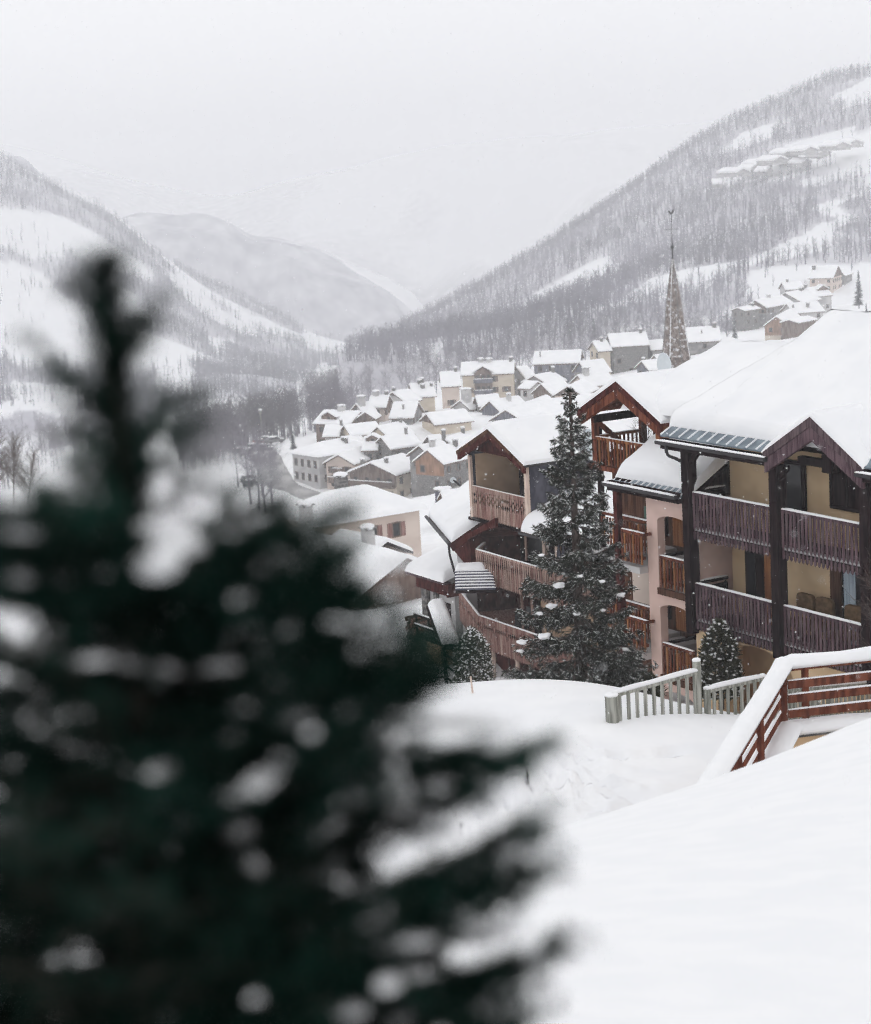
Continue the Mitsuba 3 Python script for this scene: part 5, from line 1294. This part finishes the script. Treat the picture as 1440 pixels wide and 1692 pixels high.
def spruce(name, label, base, h, rad, seed, whorl=.24, per=10, twig=40, shoots=6, snow=.36, sag=.22, caps=()):
    r = np.random.default_rng(seed)
    t = Thing(name, label, 'tree', base)
    t.part('trunk', tube([(0, 0, -.5), (0, 0, h * .5), (.02, 0, h * .97)], [.02 * h, .012 * h, .004 * h], 9), BARK, smooth=40)
    B0, B1, S0, S1, N0, N1, W0, W1 = [], [], [], [], [], [], [], []
    nz = int(h / whorl)
    for k in range(nz):
        z = .5 + (h - .55) * (k / nz) ** .93
        f = 1 - z / h
        n = max(4, int(per * (.6 + .5 * f)))
        for j in range(n):
            az = 2.399 * (k * 1.7 + j * 1.0) + j * 2 * np.pi / n + r.uniform(-.25, .25)
            L = np.interp(z / h, *rad) * r.uniform(.72, 1.16) * h
            el = np.interp(f, [0, .15, .5, 1], [.9, .45, .02, -.18]) + r.uniform(-.1, .1)
            d = np.array([math.cos(az), math.sin(az)])
            q = np.linspace(0, 1, 8)
            pts = np.stack([d[0] * L * q * math.cos(el), d[1] * L * q * math.cos(el), z + L * q * math.sin(el) - sag * L * np.sin(q * np.pi * .8) * min(1, f * 3) + .12 * L * q ** 3], 1)
            B0.append(pts[:-1]); B1.append(pts[1:])
            m = max(5, int(twig * L / (h * .2)))
            u = r.uniform(.12, 1, m) ** .8
            idx = np.minimum((u * 7).astype(int), 6); fr = u * 7 - idx
            o = pts[idx] + (pts[idx + 1] - pts[idx]) * fr[:, None]
            side = r.choice([-1, 1], m)[:, None] * np.array([[-d[1], d[0], 0]])
            tl = (.32 * L * (1.15 - u) + .0125 * h * min(1, f * 3 + .15))[:, None] * r.uniform(.6, 1.2, (m, 1))
            td = side * .8 + np.array([[d[0], d[1], 0]]) * r.uniform(.3, .9, (m, 1)) + np.array([[0, 0, 1]]) * r.uniform(-1.0, .02, (m, 1)) * min(1, f * 2.5 + .2)
            td /= np.linalg.norm(td, axis=1, keepdims=True)
            S0.append(o); S1.append(o + td * tl)
            ks = np.repeat(np.arange(m), shoots); a = r.uniform(.15, 1.0, len(ks))[:, None]
            c = o[ks] + td[ks] * tl[ks] * a
            sd = td[ks] + r.normal(0, .55, (len(ks), 3)) - [0, 0, .25 * min(1, f * 3)]
            sd /= np.linalg.norm(sd, axis=1, keepdims=True)
            sl = h * .0135 * min(1, f * 3 + .45) * r.uniform(.7, 1.5, (len(ks), 1))
            N0.append(c); N1.append(c + sd * sl)
            w_ = r.uniform(0, 1, len(ks)) < snow * (.5 + .9 * a[:, 0]) * (.6 + .5 * (r.uniform() < .6))
            cw = c[w_] + [0, 0, h * .0012]
            W0.append(cw); W1.append(cw + sd[w_] * sl[w_] * .8 + [0, 0, h * .0018])
            if r.uniform() < .5:                                        # a line of snow along the branch itself
                qq = r.integers(2, 7)
                W0.append(pts[qq:qq + 1]); W1.append(pts[qq - 1:qq] + [0, 0, h * .002])
    cc = np.concatenate
    t.part('branches', cat([spikes(cc(B0), cc(B1), .0022 * h), spikes(cc(S0), cc(S1), .0011 * h)]), BARK, kind='stuff')
    t.part('needles', cat([spindles(cc(N0), cc(N1), .00165 * h), spindles(cc(S0), cc(S1), .0016 * h)]), NEEDLE2, kind='stuff')
    t.part('snow_dust', spindles(cc(W0), cc(W1), .00105 * h), SNOW, kind='stuff')
    alln = cc(N0)
    for i, (x, y, z, s) in enumerate(caps):
        x, y, z = alln[np.argmin(((alln - [x, y, z]) ** 2 @ [1, .15, 1]))] + [0, 0, .35 * s]
        t.part('snow_cap', blob((x, y, z), (s, s * .85, s * .5), i, .75, 1.5), SNOW, smooth=True)
    return t


sb = P(962, 1140, 54.5); stp = P(941, 632, 54.5)
hS = stp[2] - sb[2] + .6
sb2 = np.array([(sb[0] * .5 + stp[0] * .5), 54.5, sb[2] - .6])
caps = []
for px, py, dd, s in ((928, 965, -1.2, .15), (917, 1013, -1.3, .16), (893, 1023, -1.2, .1), (882, 1043, -1.2, .17), (855, 1071, -1.3, .14), (864, 1095, -1.2, .1), (898, 908, -.9, .09), (1032, 1070, -1.0, .09), (1004, 960, -1.2, .08), (962, 962, -1.6, .08), (1028, 990, -.6, .12), (960, 1027, -1.7, .09), (1009, 1010, -1.0, .08)):
    q = P(px, py, 54.5 + dd); caps.append((*(q - sb2), s))
sprT = spruce('spruce_tree', 'tall dark spruce dusted with snow between the two wooden chalets', sb2, hS, ([0, .1, .3, .5, .7, .85, 1], [.225, .21, .168, .125, .085, .047, .006]), 12, caps=caps)


def shrub(name, label, base, h, r0, seed, n=2600, snow=700, cat_='shrub'):
    r = np.random.default_rng(seed)
    t = Thing(name, label, cat_, base)
    t.part('stem', tube([(0, 0, -.4), (0, 0, h * .9)], [.09, .02], 7), BARK)
    z = r.uniform(0, 1, n) ** 1.25; a = r.uniform(0, 2 * np.pi, n)
    lump = 1 + .3 * (meshkit.fbm(np.stack([np.cos(a) * 2, np.sin(a) * 2, z * 4], 1), 3, seed) - .5) * 2
    rr = r0 * np.minimum(1, 2.6 * (1 - z) ** .8) * (1 - .35 * z) * lump * np.sqrt(r.uniform(.35, 1, n))
    p = np.stack([rr * np.cos(a), rr * np.sin(a), z * h], 1)
    d = np.stack([np.cos(a), np.sin(a), r.uniform(.2, 1.2, n)], 1) + r.normal(0, .4, (n, 3)); d /= np.linalg.norm(d, axis=1, keepdims=True)
    L = r.uniform(.1, .22, (n, 1))
    t.part('foliage', spindles(p - d * L * .3, p + d * L, .026), NEEDLE3, kind='stuff')
    k = r.permutation(n)[:snow]
    blobs = []
    for i in k:
        if rr[i] > .55 * r0 * (1 - z[i]):
            s = r.uniform(.018, .042)
            blobs.append(blob(p[i] + d[i] * L[i] * .7, (s * 1.3, s * 1.3, s * .8), i % 9, .2, ico=ICO1))
    t.part('snow_clumps', cat(blobs), SNOW, kind='stuff', smooth=True)
    return t


shrub('conifer_shrub', 'cone-shaped shrub speckled with snow in front of the ochre arch', P(1192, 1150, 56.5), 2.25, .62, 3, 3600, 420)
shrub('conifer_shrub', 'snow-speckled shrub at the left corner of the wooden chalet', P(784, 1135, 78), 2.4, .85, 5, 3200, 760)
shrub('hedge', 'low dark clipped hedge under the spruce beside the pink wing', P(1040, 1150, 54.8), .75, .95, 6, 2200, 260, 'hedge')

# twiggy bush at the right edge
s = Thing('bare_bush', 'fine leafless bush reaching into the picture at the right edge', 'bush', P(1462, 1130, 47))
s.part('twigs', bare_trees(np.array([[.1, 0, 0], [.3, .1, 0], [.5, 0, 0], [-.1, .1, 0]]), np.array([3.0, 3.4, 3.6, 2.6]), 26, 5, 9, .55, .09), BARK, kind='stuff')


def bare_tree(name, label, base, h, seed, nb=26, nt=9, thick=.9, mat=FBARKN, group=None, lean=.04):
    t = Thing(name, label, 'tree', base, group=group)
    r = np.random.default_rng(seed)
    top = np.array([r.normal(0, lean) * h, r.normal(0, lean) * h, h])
    t.part('trunk', tube([(0, 0, -.5), top * .5, top], [.016 * h * thick, .009 * h * thick, .002 * h], 7), mat, smooth=40)
    n = nb; fr = r.uniform(.15, .95, n); az = r.uniform(0, 6.28, n); el = np.radians(r.uniform(35, 74, n))
    L = h * (.42 * (1 - fr) + .09) * r.uniform(.7, 1.2, n); b0 = top * fr[:, None]
    d = np.stack([np.cos(az) * np.cos(el), np.sin(az) * np.cos(el), np.sin(el)], 1); b1 = b0 + d * L[:, None]
    out = [spikes(b0, b1, .0048 * h * thick)]
    B = np.repeat(np.arange(n), nt); f2 = r.uniform(.15, .95, len(B)); c0 = b0[B] + (b1 - b0)[B] * f2[:, None]
    d2 = d[B] + r.normal(0, .5, (len(B), 3)); d2[:, 2] = np.abs(d2[:, 2]); d2 /= np.linalg.norm(d2, axis=1, keepdims=True)
    c1 = c0 + d2 * (L[B] * r.uniform(.25, .55, len(B)))[:, None]
    out.append(spikes(c0, c1, .0025 * h * thick))
    C = np.repeat(np.arange(len(B)), 3); e0 = c0[C] + (c1 - c0)[C] * r.uniform(.2, .9, (len(C), 1))
    d3 = d2[C] + r.normal(0, .6, (len(C), 3)); d3 /= np.linalg.norm(d3, axis=1, keepdims=True)
    out.append(spikes(e0, e0 + d3 * (np.linalg.norm(c1 - c0, axis=1)[C] * .45)[:, None], .0016 * h * thick))
    t.part('crown', cat(out), mat, kind='stuff')
    return t


# birches beside the road
for i, (px, py, d, h) in enumerate(sorted(((412, 800, 372, 17), (425, 806, 366, 15), (436, 812, 362, 16), (447, 812, 360, 13), (432, 806, 380, 12), (392, 790, 395, 15), (365, 795, 390, 14)))):
    bare_tree('roadside_birch', f'slim bare birch in the clump beside the road bend, {ORD[i]} from the left', on_ground(*P(px, py - 14, d)[:2]), h, 60 + i, 30, 9, .8, group='bare birches beside the road bend')
for i, (px, py, d, h) in enumerate(((22, 830, 150, 5.2), (-6, 835, 146, 5.6), (44, 840, 156, 4.6))):
    bare_tree('leafless_tree', ['twiggy leafless tree rising at the left edge', 'leafless tree half cut off by the left edge', 'smallest leafless tree, close to the fir branch at the left'][i], P(px, py, d), h, 80 + i, 44, 12, .75, BARK, lean=.12)
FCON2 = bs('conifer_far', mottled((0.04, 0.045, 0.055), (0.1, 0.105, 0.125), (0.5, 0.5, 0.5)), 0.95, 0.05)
# trees along the foot of the right hillside
rt = np.random.default_rng(17)
for i in range(18):
    px = 760 + i * 26 + rt.uniform(-9, 9); d = rt.uniform(590, 650)
    q = P(px, 560, d)
    bare_tree('foothill_tree', f'bare tree at the foot of the hillside above the village roofs, {ORD[i]} from the left', on_ground(q[0], d), rt.uniform(8, 14), 100 + i, 22, 6, 1.0, group='bare trees at the foot of the hillside')
for i, (px, top, d, h, lab) in enumerate(((942, 537, 690, 17, 'hazy blue conifer above the dark boarded house, left of two'), (981, 525, 690, 19, 'taller hazy blue conifer left of the stone tower house'), (1419, 446, 640, 12, 'dark pointed conifer standing right of the hamlet'), (1214, 524, 570, 7.5, 'snowy round conifer left of the hamlet'), (482, 702, 420, 5.5, 'little dark conifer at the car park by the road'), (1432, 500, 620, 6, 'small conifer at the right edge below the hamlet'))):
    t = Thing('far_conifer', lab, 'tree', P(px, top, d) - [0, 0, h])
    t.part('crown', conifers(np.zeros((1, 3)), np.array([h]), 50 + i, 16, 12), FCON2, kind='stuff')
    t.part('snow_tufts', (lambda m: (m[0] * [.96, .96, 1] + [0, 0, .12], m[1]))(conifers(np.zeros((1, 3)), np.array([h]), 70 + i, 8, 3)), SNOW, kind='stuff')

# ------------------------------------------------------------------ road, cars, lamp
rp = [(432, 738, 440), (440, 752, 424), (450, 772, 412), (462, 796, 400), (486, 818, 390), (520, 832, 382), (562, 842, 374), (605, 842, 372), (650, 842, 371), (700, 848, 364), (760, 845, 360)]
rp = np.array([P(*a)[:2] for a in rp])
tq = np.linspace(0, len(rp) - 1, 90)
from scipy.interpolate import CubicSpline
cx = CubicSpline(np.arange(len(rp)), rp)(tq); tg = np.gradient(cx, axis=0); tg /= np.linalg.norm(tg, axis=1, keepdims=True); nn = np.stack([-tg[:, 1], tg[:, 0]], 1)
off = np.linspace(-3.4, 3.4, 9)
V = np.zeros((90, 9, 3))
for j, o in enumerate(off):
    V[:, j, :2] = cx + nn * o
    V[:, j, 2] = ground_z(V[:, j, 0], V[:, j, 1])
V[..., 2] = V[:, :, 2].mean(1, keepdims=True) + .45 - .25 * (off / 3.4) ** 4
ROADM = bs('road_slush', mottled((0.17, 0.165, 0.165), (0.4, 0.39, 0.385), (0.3, 0.3, 0.3), 0.3, 0.7), 0.6, 0.3)
struct('road', grid_mesh(V), ROADM)


def car(label, p, ang, mat, snow):
    a = math.radians(ang)
    t = Thing('parked_car', label, 'car', p, R=np.array([[math.sin(a), -math.cos(a), 0], [math.cos(a), math.sin(a), 0], [0, 0, 1]]), group='cars parked by the road bend')
    prof = Polygon([(-2.1, .3), (2.1, .3), (2.15, .75), (1.95, .85), (1.0, .98), (.45, 1.45), (-1.35, 1.48), (-1.95, 1.0), (-2.12, .9)])
    t.part('body', (lambda m: (np.stack([m[0][:, 0], m[0][:, 1], m[0][:, 2]], 1), m[1]))(extrude(prof, -.85, .85, 'y')), mat)
    g = Polygon([(.95, 1.0), (.42, 1.4), (-1.3, 1.42), (-1.8, 1.02)])
    t.part('window', extrude(g, -.87, .87, 'y'), GLASS)
    t.part('windscreen', beam((1.02, 0, .98), (.5, 0, 1.44), 1.4, .02, up=(0, 0, 1)), GLASS)
    for x in (-1.3, 1.3):
        for y in (-.87, .72):
            t.part('wheel', tube([(x, y, .32), (x, y + .16, .32)], .32, 12), GUTTER)
    t.part('roof_snow', blob((-.45, 0, 1.5), (1.15, .86, snow), 3, .08), SNOW, smooth=True)
    t.part('bonnet_snow', blob((1.55, 0, .92), (.6, .82, snow * .7), 4, .08), SNOW, smooth=True)


for i, (px, py, d, ang, m, lab) in enumerate(((410, 778, 402, 20, 0, 'dark car parked alone below the birch clump, upper of two'), (414, 796, 388, 15, 0, 'dark car parked below the birch clump, lower of two'), (437, 752, 428, 100, 1, 'grey car facing down the road at the bend'),
                                               (411, 748, 428, 30, 1, 'snow-covered car, leftmost of the row by the bend'), (420, 743, 434, 30, 0, 'snow-covered car, second of the row by the bend'), (430, 737, 442, 30, 2, 'reddish car under snow at the far end of the row'), (441, 736, 446, 60, 0, 'dark car under snow below the lamp post'), (398, 750, 432, 30, 0, 'snow-buried car at the outer edge of the car park'), (455, 745, 438, 60, 1, 'grey car parked next to the white block'))):
    q = on_ground(*P(px, py, d)[:2]); q[2] += .3
    car(lab, q, ang, CARM[m], .22)
lp = on_ground(*P(434, 735, 445)[:2])
s = Thing('lamp_post', 'slim lamp post with a snow cap at the road bend', 'lamp post', lp)
s.part('pole', tube([(0, 0, -1), (0, 0, 7)], .11, 8), GREYW)
s.part('lantern', tube([(0, 0, 7), (0, 0, 7.9)], [.22, .36], 8), GREYW)
s.part('snow_cap', blob((0, 0, 8.05), (.5, .5, .28), 2, .1), SNOW, smooth=True)

# ------------------------------------------------------------------ drifting snowflakes
r = np.random.default_rng(99)
n = 7000
d = 5 + 75 * r.uniform(0, 1, n) ** .8
c = np.stack([r.uniform(-.3, .3, n) * d, d, r.uniform(-.5, .12, n) * d], 1)
o8 = np.array([[1, 0, 0], [-1, 0, 0], [0, 1, 0], [0, -1, 0], [0, 0, 1], [0, 0, -1.0]])
f8 = np.array([[0, 2, 4], [2, 1, 4], [1, 3, 4], [3, 0, 4], [2, 0, 5], [1, 2, 5], [3, 1, 5], [0, 3, 5]])
sz = r.uniform(.003, .012, n) * np.clip(d / 25, .5, 1.5)
keep = d > 5
v = (c[:, None] + o8[None] * sz[:, None, None]).reshape(-1, 3)
f = (np.arange(n)[:, None, None] * 6 + f8[None]).reshape(-1, 3)
single('falling_snow', 'fine snowflakes drifting through the air', 'snowflakes', (v, f), SNOWN, kind='stuff')

# ------------------------------------------------------------------ the young fir close to the camera
DF = 2.5
fir_r = np.random.default_rng(2024)
tipF = P(171, 428, DF); low = P(232, 1900, DF)
axis_top, axis_low = tipF, low
gzf = -2.6
basF = low + (low - tipF) * ((gzf - low[2]) / (low - tipF)[2])
fir = Thing('young_fir', 'dark snow-laden young fir standing out of focus right in front', 'tree', (0, 0, 0))
tk = [basF, low, P(238, 1300, DF), P(222, 950, DF), P(196, 690, DF), tipF]
fir.part('trunk', tube(tk, [.03, .024, .018, .012, .008, .004], 9), BARK, smooth=40)


def trunk_at(py):
    return np.array([np.interp(py, [428, 690, 950, 1300, 1900], [q[k] for q in (tk[5], tk[4], tk[3], tk[2], tk[1])]) for k in range(3)])


TW0, TW1, NP, ND, NL = [], [], [], [], []


def needles_on(p0, p1, dens, ln, up=0.0):
    """needles all round a twig from p0 to p1"""
    L = np.linalg.norm(p1 - p0); n = max(3, int(L * dens))
    u = fir_r.uniform(0, 1, n)
    d = (p1 - p0) / L
    s = np.cross(d, [0, 0, 1.0]); s /= np.linalg.norm(s) + 1e-9; t = np.cross(s, d)
    a = fir_r.uniform(0, 2 * np.pi, n)
    q = d * fir_r.uniform(.45, .95, (n, 1)) + s * np.cos(a)[:, None] + t * (np.sin(a) + up)[:, None]
    NP.append(p0 + (p1 - p0) * u[:, None]); ND.append(q / np.linalg.norm(q, axis=1, keepdims=True)); NL.append(ln * fir_r.uniform(.7, 1.15, n))


SNW = []


def fir_branch(p0, p1, bow=0.05, twigs=1.0, tl=.16, dens=440, ln=.022, snowy=0.0, blunt=0.0):
    p0, p1 = np.asarray(p0, float), np.asarray(p1, float)
    L = np.linalg.norm(p1 - p0)
    q = np.linspace(0, 1, 9)
    pts = p0 + (p1 - p0) * q[:, None] + np.array([0, 0, -1.0]) * (bow * L * np.sin(q * np.pi))[:, None]
    for a, b in zip(pts[:-1], pts[1:]):
        TW0.append(a); TW1.append(b); needles_on(a, b, dens * 1.3, ln)
    d = (p1 - p0) / L
    s = np.cross(d, [0, 0, 1.0]); s /= np.linalg.norm(s) + 1e-9
    n = int(twigs * L / .026)
    for i in range(n):
        u = .12 + .86 * (i + fir_r.uniform(0, 1)) / n
        k = min(int(u * 8), 7); o = pts[k] + (pts[k + 1] - pts[k]) * (u * 8 - k)
        w = tl * (blunt + (1 - blunt) * (1.08 - u) ** .7) * fir_r.uniform(.6, 1.1) * min(1, L / .35) + .03
        dd = d * fir_r.uniform(.55, .95) + s * (1 if i % 2 else -1) * fir_r.uniform(.5, .9) + np.array([0, 0, 1]) * fir_r.uniform(-.32, .12)
        dd /= np.linalg.norm(dd); e = o + dd * w
        TW0.append(o); TW1.append(e); needles_on(o, e, dens, ln)
        if fir_r.uniform() < snowy:                                     # a little heap of snow lying along the twig
            a0, a1 = sorted(fir_r.uniform(.1, 1.0, 2))
            if a1 - a0 > .25:
                SNW.append(rail_snow(o + dd * w * a0 + [0, 0, .004], o + dd * w * a1 + [0, 0, .004], fir_r.uniform(.012, .03), fir_r.uniform(.006, .016), i, n=6))
        if w > .09:
            for m in range(3):
                o2 = o + dd * w * fir_r.uniform(.3, .8)
                d2 = dd + s * fir_r.normal(0, .6) + np.array([0, 0, 1]) * fir_r.normal(-.1, .3); d2 /= np.linalg.norm(d2)
                TW0.append(o2); TW1.append(o2 + d2 * w * .4); needles_on(o2, o2 + d2 * w * .4, dens, ln)


# leader
ys = np.linspace(428, 960, 24)
for a, b in zip(ys[:-1], ys[1:]):
    pa, pb = trunk_at(b), trunk_at(a)
    needles_on(pa, pb, 3400, .056 if b > 470 else .044)
for s_py, tx, ty, dd, tl, bow in ((690, 62, 565, -.05, .07, .03), (715, 95, 600, .2, .05, .02), (640, 255, 490, .1, .03, .0), (560, 108, 455, -.05, .03, -.02), (585, 243, 520, -.15, .04, 0), (800, 330, 690, -.12, .08, .04), (760, 318, 640, .25, .07, 0),
                                  (850, 120, 690, .15, .08, .05), (830, 268, 640, .2, .07, .03), (880, 345, 760, .1, .10, .04), (900, 110, 760, -.2, .1, .05), (820, 150, 700, .3, .08, .02)):
    fir_branch(trunk_at(s_py), P(tx, ty, DF + dd), bow, .8, tl)
# side branches seen one by one
for s_py, tx, ty, dd, tl, bow in ((1050, 66, 800, -.10, .16, .10), (1020, 120, 810, -.25, .14, .10), (1080, -60, 850, -.1, .17, .10), (1090, 470, 830, -.05, .17, .10), (1100, 500, 880, -.2, .15, .08), (1060, 400, 800, .25, .16, .06),
                                  (1180, 520, 960, .25, .16, .06), (1220, 640, 990, .2, .15, .05), (1260, 692, 1040, -.05, .2, .08), (1280, 650, 1110, -.25, .18, .08), (1300, 600, 1150, .2, .2, .08), (1250, 560, 1060, -.4, .2, .1),
                                  (1480, 886, 1235, -.05, .13, .05), (1430, 800, 1240, .15, .12, .04), (1400, 700, 1225, -.2, .11, .05), (1350, 560, 1200, -.35, .13, .06),
                                  (1640, 872, 1350, .05, .17, .09), (1720, 800, 1440, -.15, .15, .08), (1740, 860, 1470, .2, .14, .07), (1700, 640, 1480, -.35, .15, .07),
                                  (1850, 918, 1560, 0, .16, .07), (1850, 860, 1600, .2, .18, .06), (1880, 800, 1650, -.2, .13, .06), (2000, 830, 1690, .0, .2, .05), (1950, 620, 1640, .15, .2, .04),
                                  (1180, -120, 960, 0, .2, .1), (1300, -160, 1080, -.1, .2, .08), (1420, -180, 1230, .1, .2, .08), (1560, -160, 1380, 0, .2, .06), (1700, -180, 1520, 0, .2, .05), (1850, -150, 1650, .1, .2, .04)):
    fir_branch(trunk_at(min(s_py, 1890)), P(tx, ty, DF + dd), bow, 1.5, tl, snowy=.38)
# boughs whose blunt ends point at the camera
for x0, y0, d0, x1, y1, d1, tl in ((110, 1010, -.05, 66, 830, -.35, .085), (50, 1000, -.05, 20, 860, -.3, .09), (160, 1010, -.1, 120, 850, -.3, .085), (450, 1020, -.0, 478, 862, -.28, .09), (400, 1010, .05, 432, 862, -.2, .085), (500, 1050, -.05, 520, 920, -.25, .09),
                                   (540, 1160, -.1, 672, 1062, -.34, .10), (540, 1190, -.1, 630, 1105, -.3, .10), (500, 1140, -.1, 598, 1040, -.3, .10), (430, 1120, -.1, 540, 1000, -.2, .10),
                                   (560, 1285, -.1, 872, 1240, -.22, .062), (600, 1262, -.05, 780, 1236, -.1, .062), (480, 1270, -.1, 640, 1235, -.2, .085),
                                   (600, 1470, -.1, 862, 1365, -.2, .085), (600, 1520, -.1, 866, 1442, -.2, .09), (520, 1500, -.1, 700, 1440, -.2, .085),
                                   (680, 1640, -.1, 905, 1568, -.2, .075), (620, 1640, -.1, 830, 1590, -.25, .08), (600, 1720, -.1, 850, 1680, -.2, .09)):
    fir_branch(P(x0, y0, DF + d0), P(x1, y1, DF + d1), .05, 2.1, tl, dens=560, snowy=.16, blunt=.75)
# the rest of every whorl, towards and away from the camera
for s_py in np.arange(960, 1980, 42):
    R_ = np.interp(s_py, [940, 1300, 1900], [.12, .29, .45])
    o = trunk_at(min(s_py, 1895))
    for j in range(11):
        az = fir_r.uniform(0, 2 * np.pi); L = R_ * fir_r.uniform(.7, 1.05)
        e = o + np.array([math.cos(az) * L * .95, math.sin(az) * L, L * np.interp(s_py, [950, 1900], [.55, .25]) * fir_r.uniform(.6, 1.1)])
        lim = -.115 if s_py < 1500 else -.10                            # shorter on the side where the photograph shows gaps
        if e[0] > lim:
            e = o + (e - o) * max(.25, (lim - o[0]) / (e[0] - o[0]))
        fir_branch(o, e, .08, .7, .15, dens=200)
fir.part('bough_snow', cat(SNW), SNOWN, kind='stuff', smooth=True)
TW0, TW1 = np.array(TW0), np.array(TW1)
fir.part('branches', spikes(TW0, TW1 + (TW1 - TW0) * .1, .0022), BARK, kind='stuff')
NP, ND, NL = np.concatenate(NP), np.concatenate(ND), np.concatenate(NL)
fir.part('needles', spikes(NP, NP + ND * NL[:, None], .0021), NEEDLE, kind='stuff')
# snow lying on the boughs
for i, (px, py, dd, sx, sy, sz_) in enumerate(((275, 872, -.22, 46, 40, 30), (262, 930, -.26, 36, 30, 44), (300, 900, -.24, 40, 30, 30), (345, 795, .05, 30, 30, 34), (372, 775, .1, 22, 22, 22), (160, 868, -.1, 20, 20, 18), 
                                              (455, 1000, .1, 26, 24, 26), (425, 1020, .1, 20, 20, 16), (560, 965, .1, 40, 30, 22), (30, 930, .1, 30, 26, 22),   
                                              (520, 1240, .1, 24, 20, 26), (600, 1215, .1, 26, 20, 20), (690, 1195, .05, 46, 30, 16), (760, 1190, .05, 50, 30, 15), (830, 1200, .0, 30, 20, 12), (500, 1275, .1, 22, 20, 18), (690, 1555, -.2, 30, 22, 14), (640, 1625, -.25, 20, 20, 26), (800, 1530, .0, 40, 26, 14), (850, 1515, .1, 26, 20, 16),
                                              (580, 1670, -.2, 26, 22, 16), (760, 1610, .1, 24, 20, 16),  (590, 1465, .0, 14, 14, 22), (735, 1370, .2, 22, 18, 20), (650, 930, .3, 30, 24, 16),  (240, 800, .1, 20, 18, 18))):
    k = (DF + dd) / FPX
    fir.part('snow_clump', blob(P(px, py, DF + dd), (sx * k * 1.1, sy * k * .8, sz_ * k * .6), i, .5, 2.6), SNOWN, smooth=True)
for i, (x0, y0, d0, x1, y1, d1, w_, h_) in enumerate(((385, 1400, -.12, 430, 1445, -.18, .016, .014), (185, 1098, -.06, 290, 1112, -.14, .014, .011), (340, 1108, -.1, 395, 1104, -.12, .013, .010), (640, 1196, .0, 850, 1206, -.1, .022, .012), (120, 1100, -.1, 175, 1096, -.2, .02, .012))):
    fir.part('snow_ridge', rail_snow(P(x0, y0, DF + d0), P(x1, y1, DF + d1), w_, h_, i + 3, n=9), SNOWN, smooth=True)

# ------------------------------------------------------------------ the snowy air
scene['haze'] = {'type': 'cube', 'to_world': mi.ScalarTransform4f().translate([0, 3700, -45]).scale([2600, 3760, 185]), 'bsdf': {'type': 'null'},
                 'interior': {'type': 'ref', 'id': 'haze_air'}}
labels['haze'] = {'label': 'pale snowy mist filling the whole valley', 'category': 'mist', 'kind': 'stuff'}
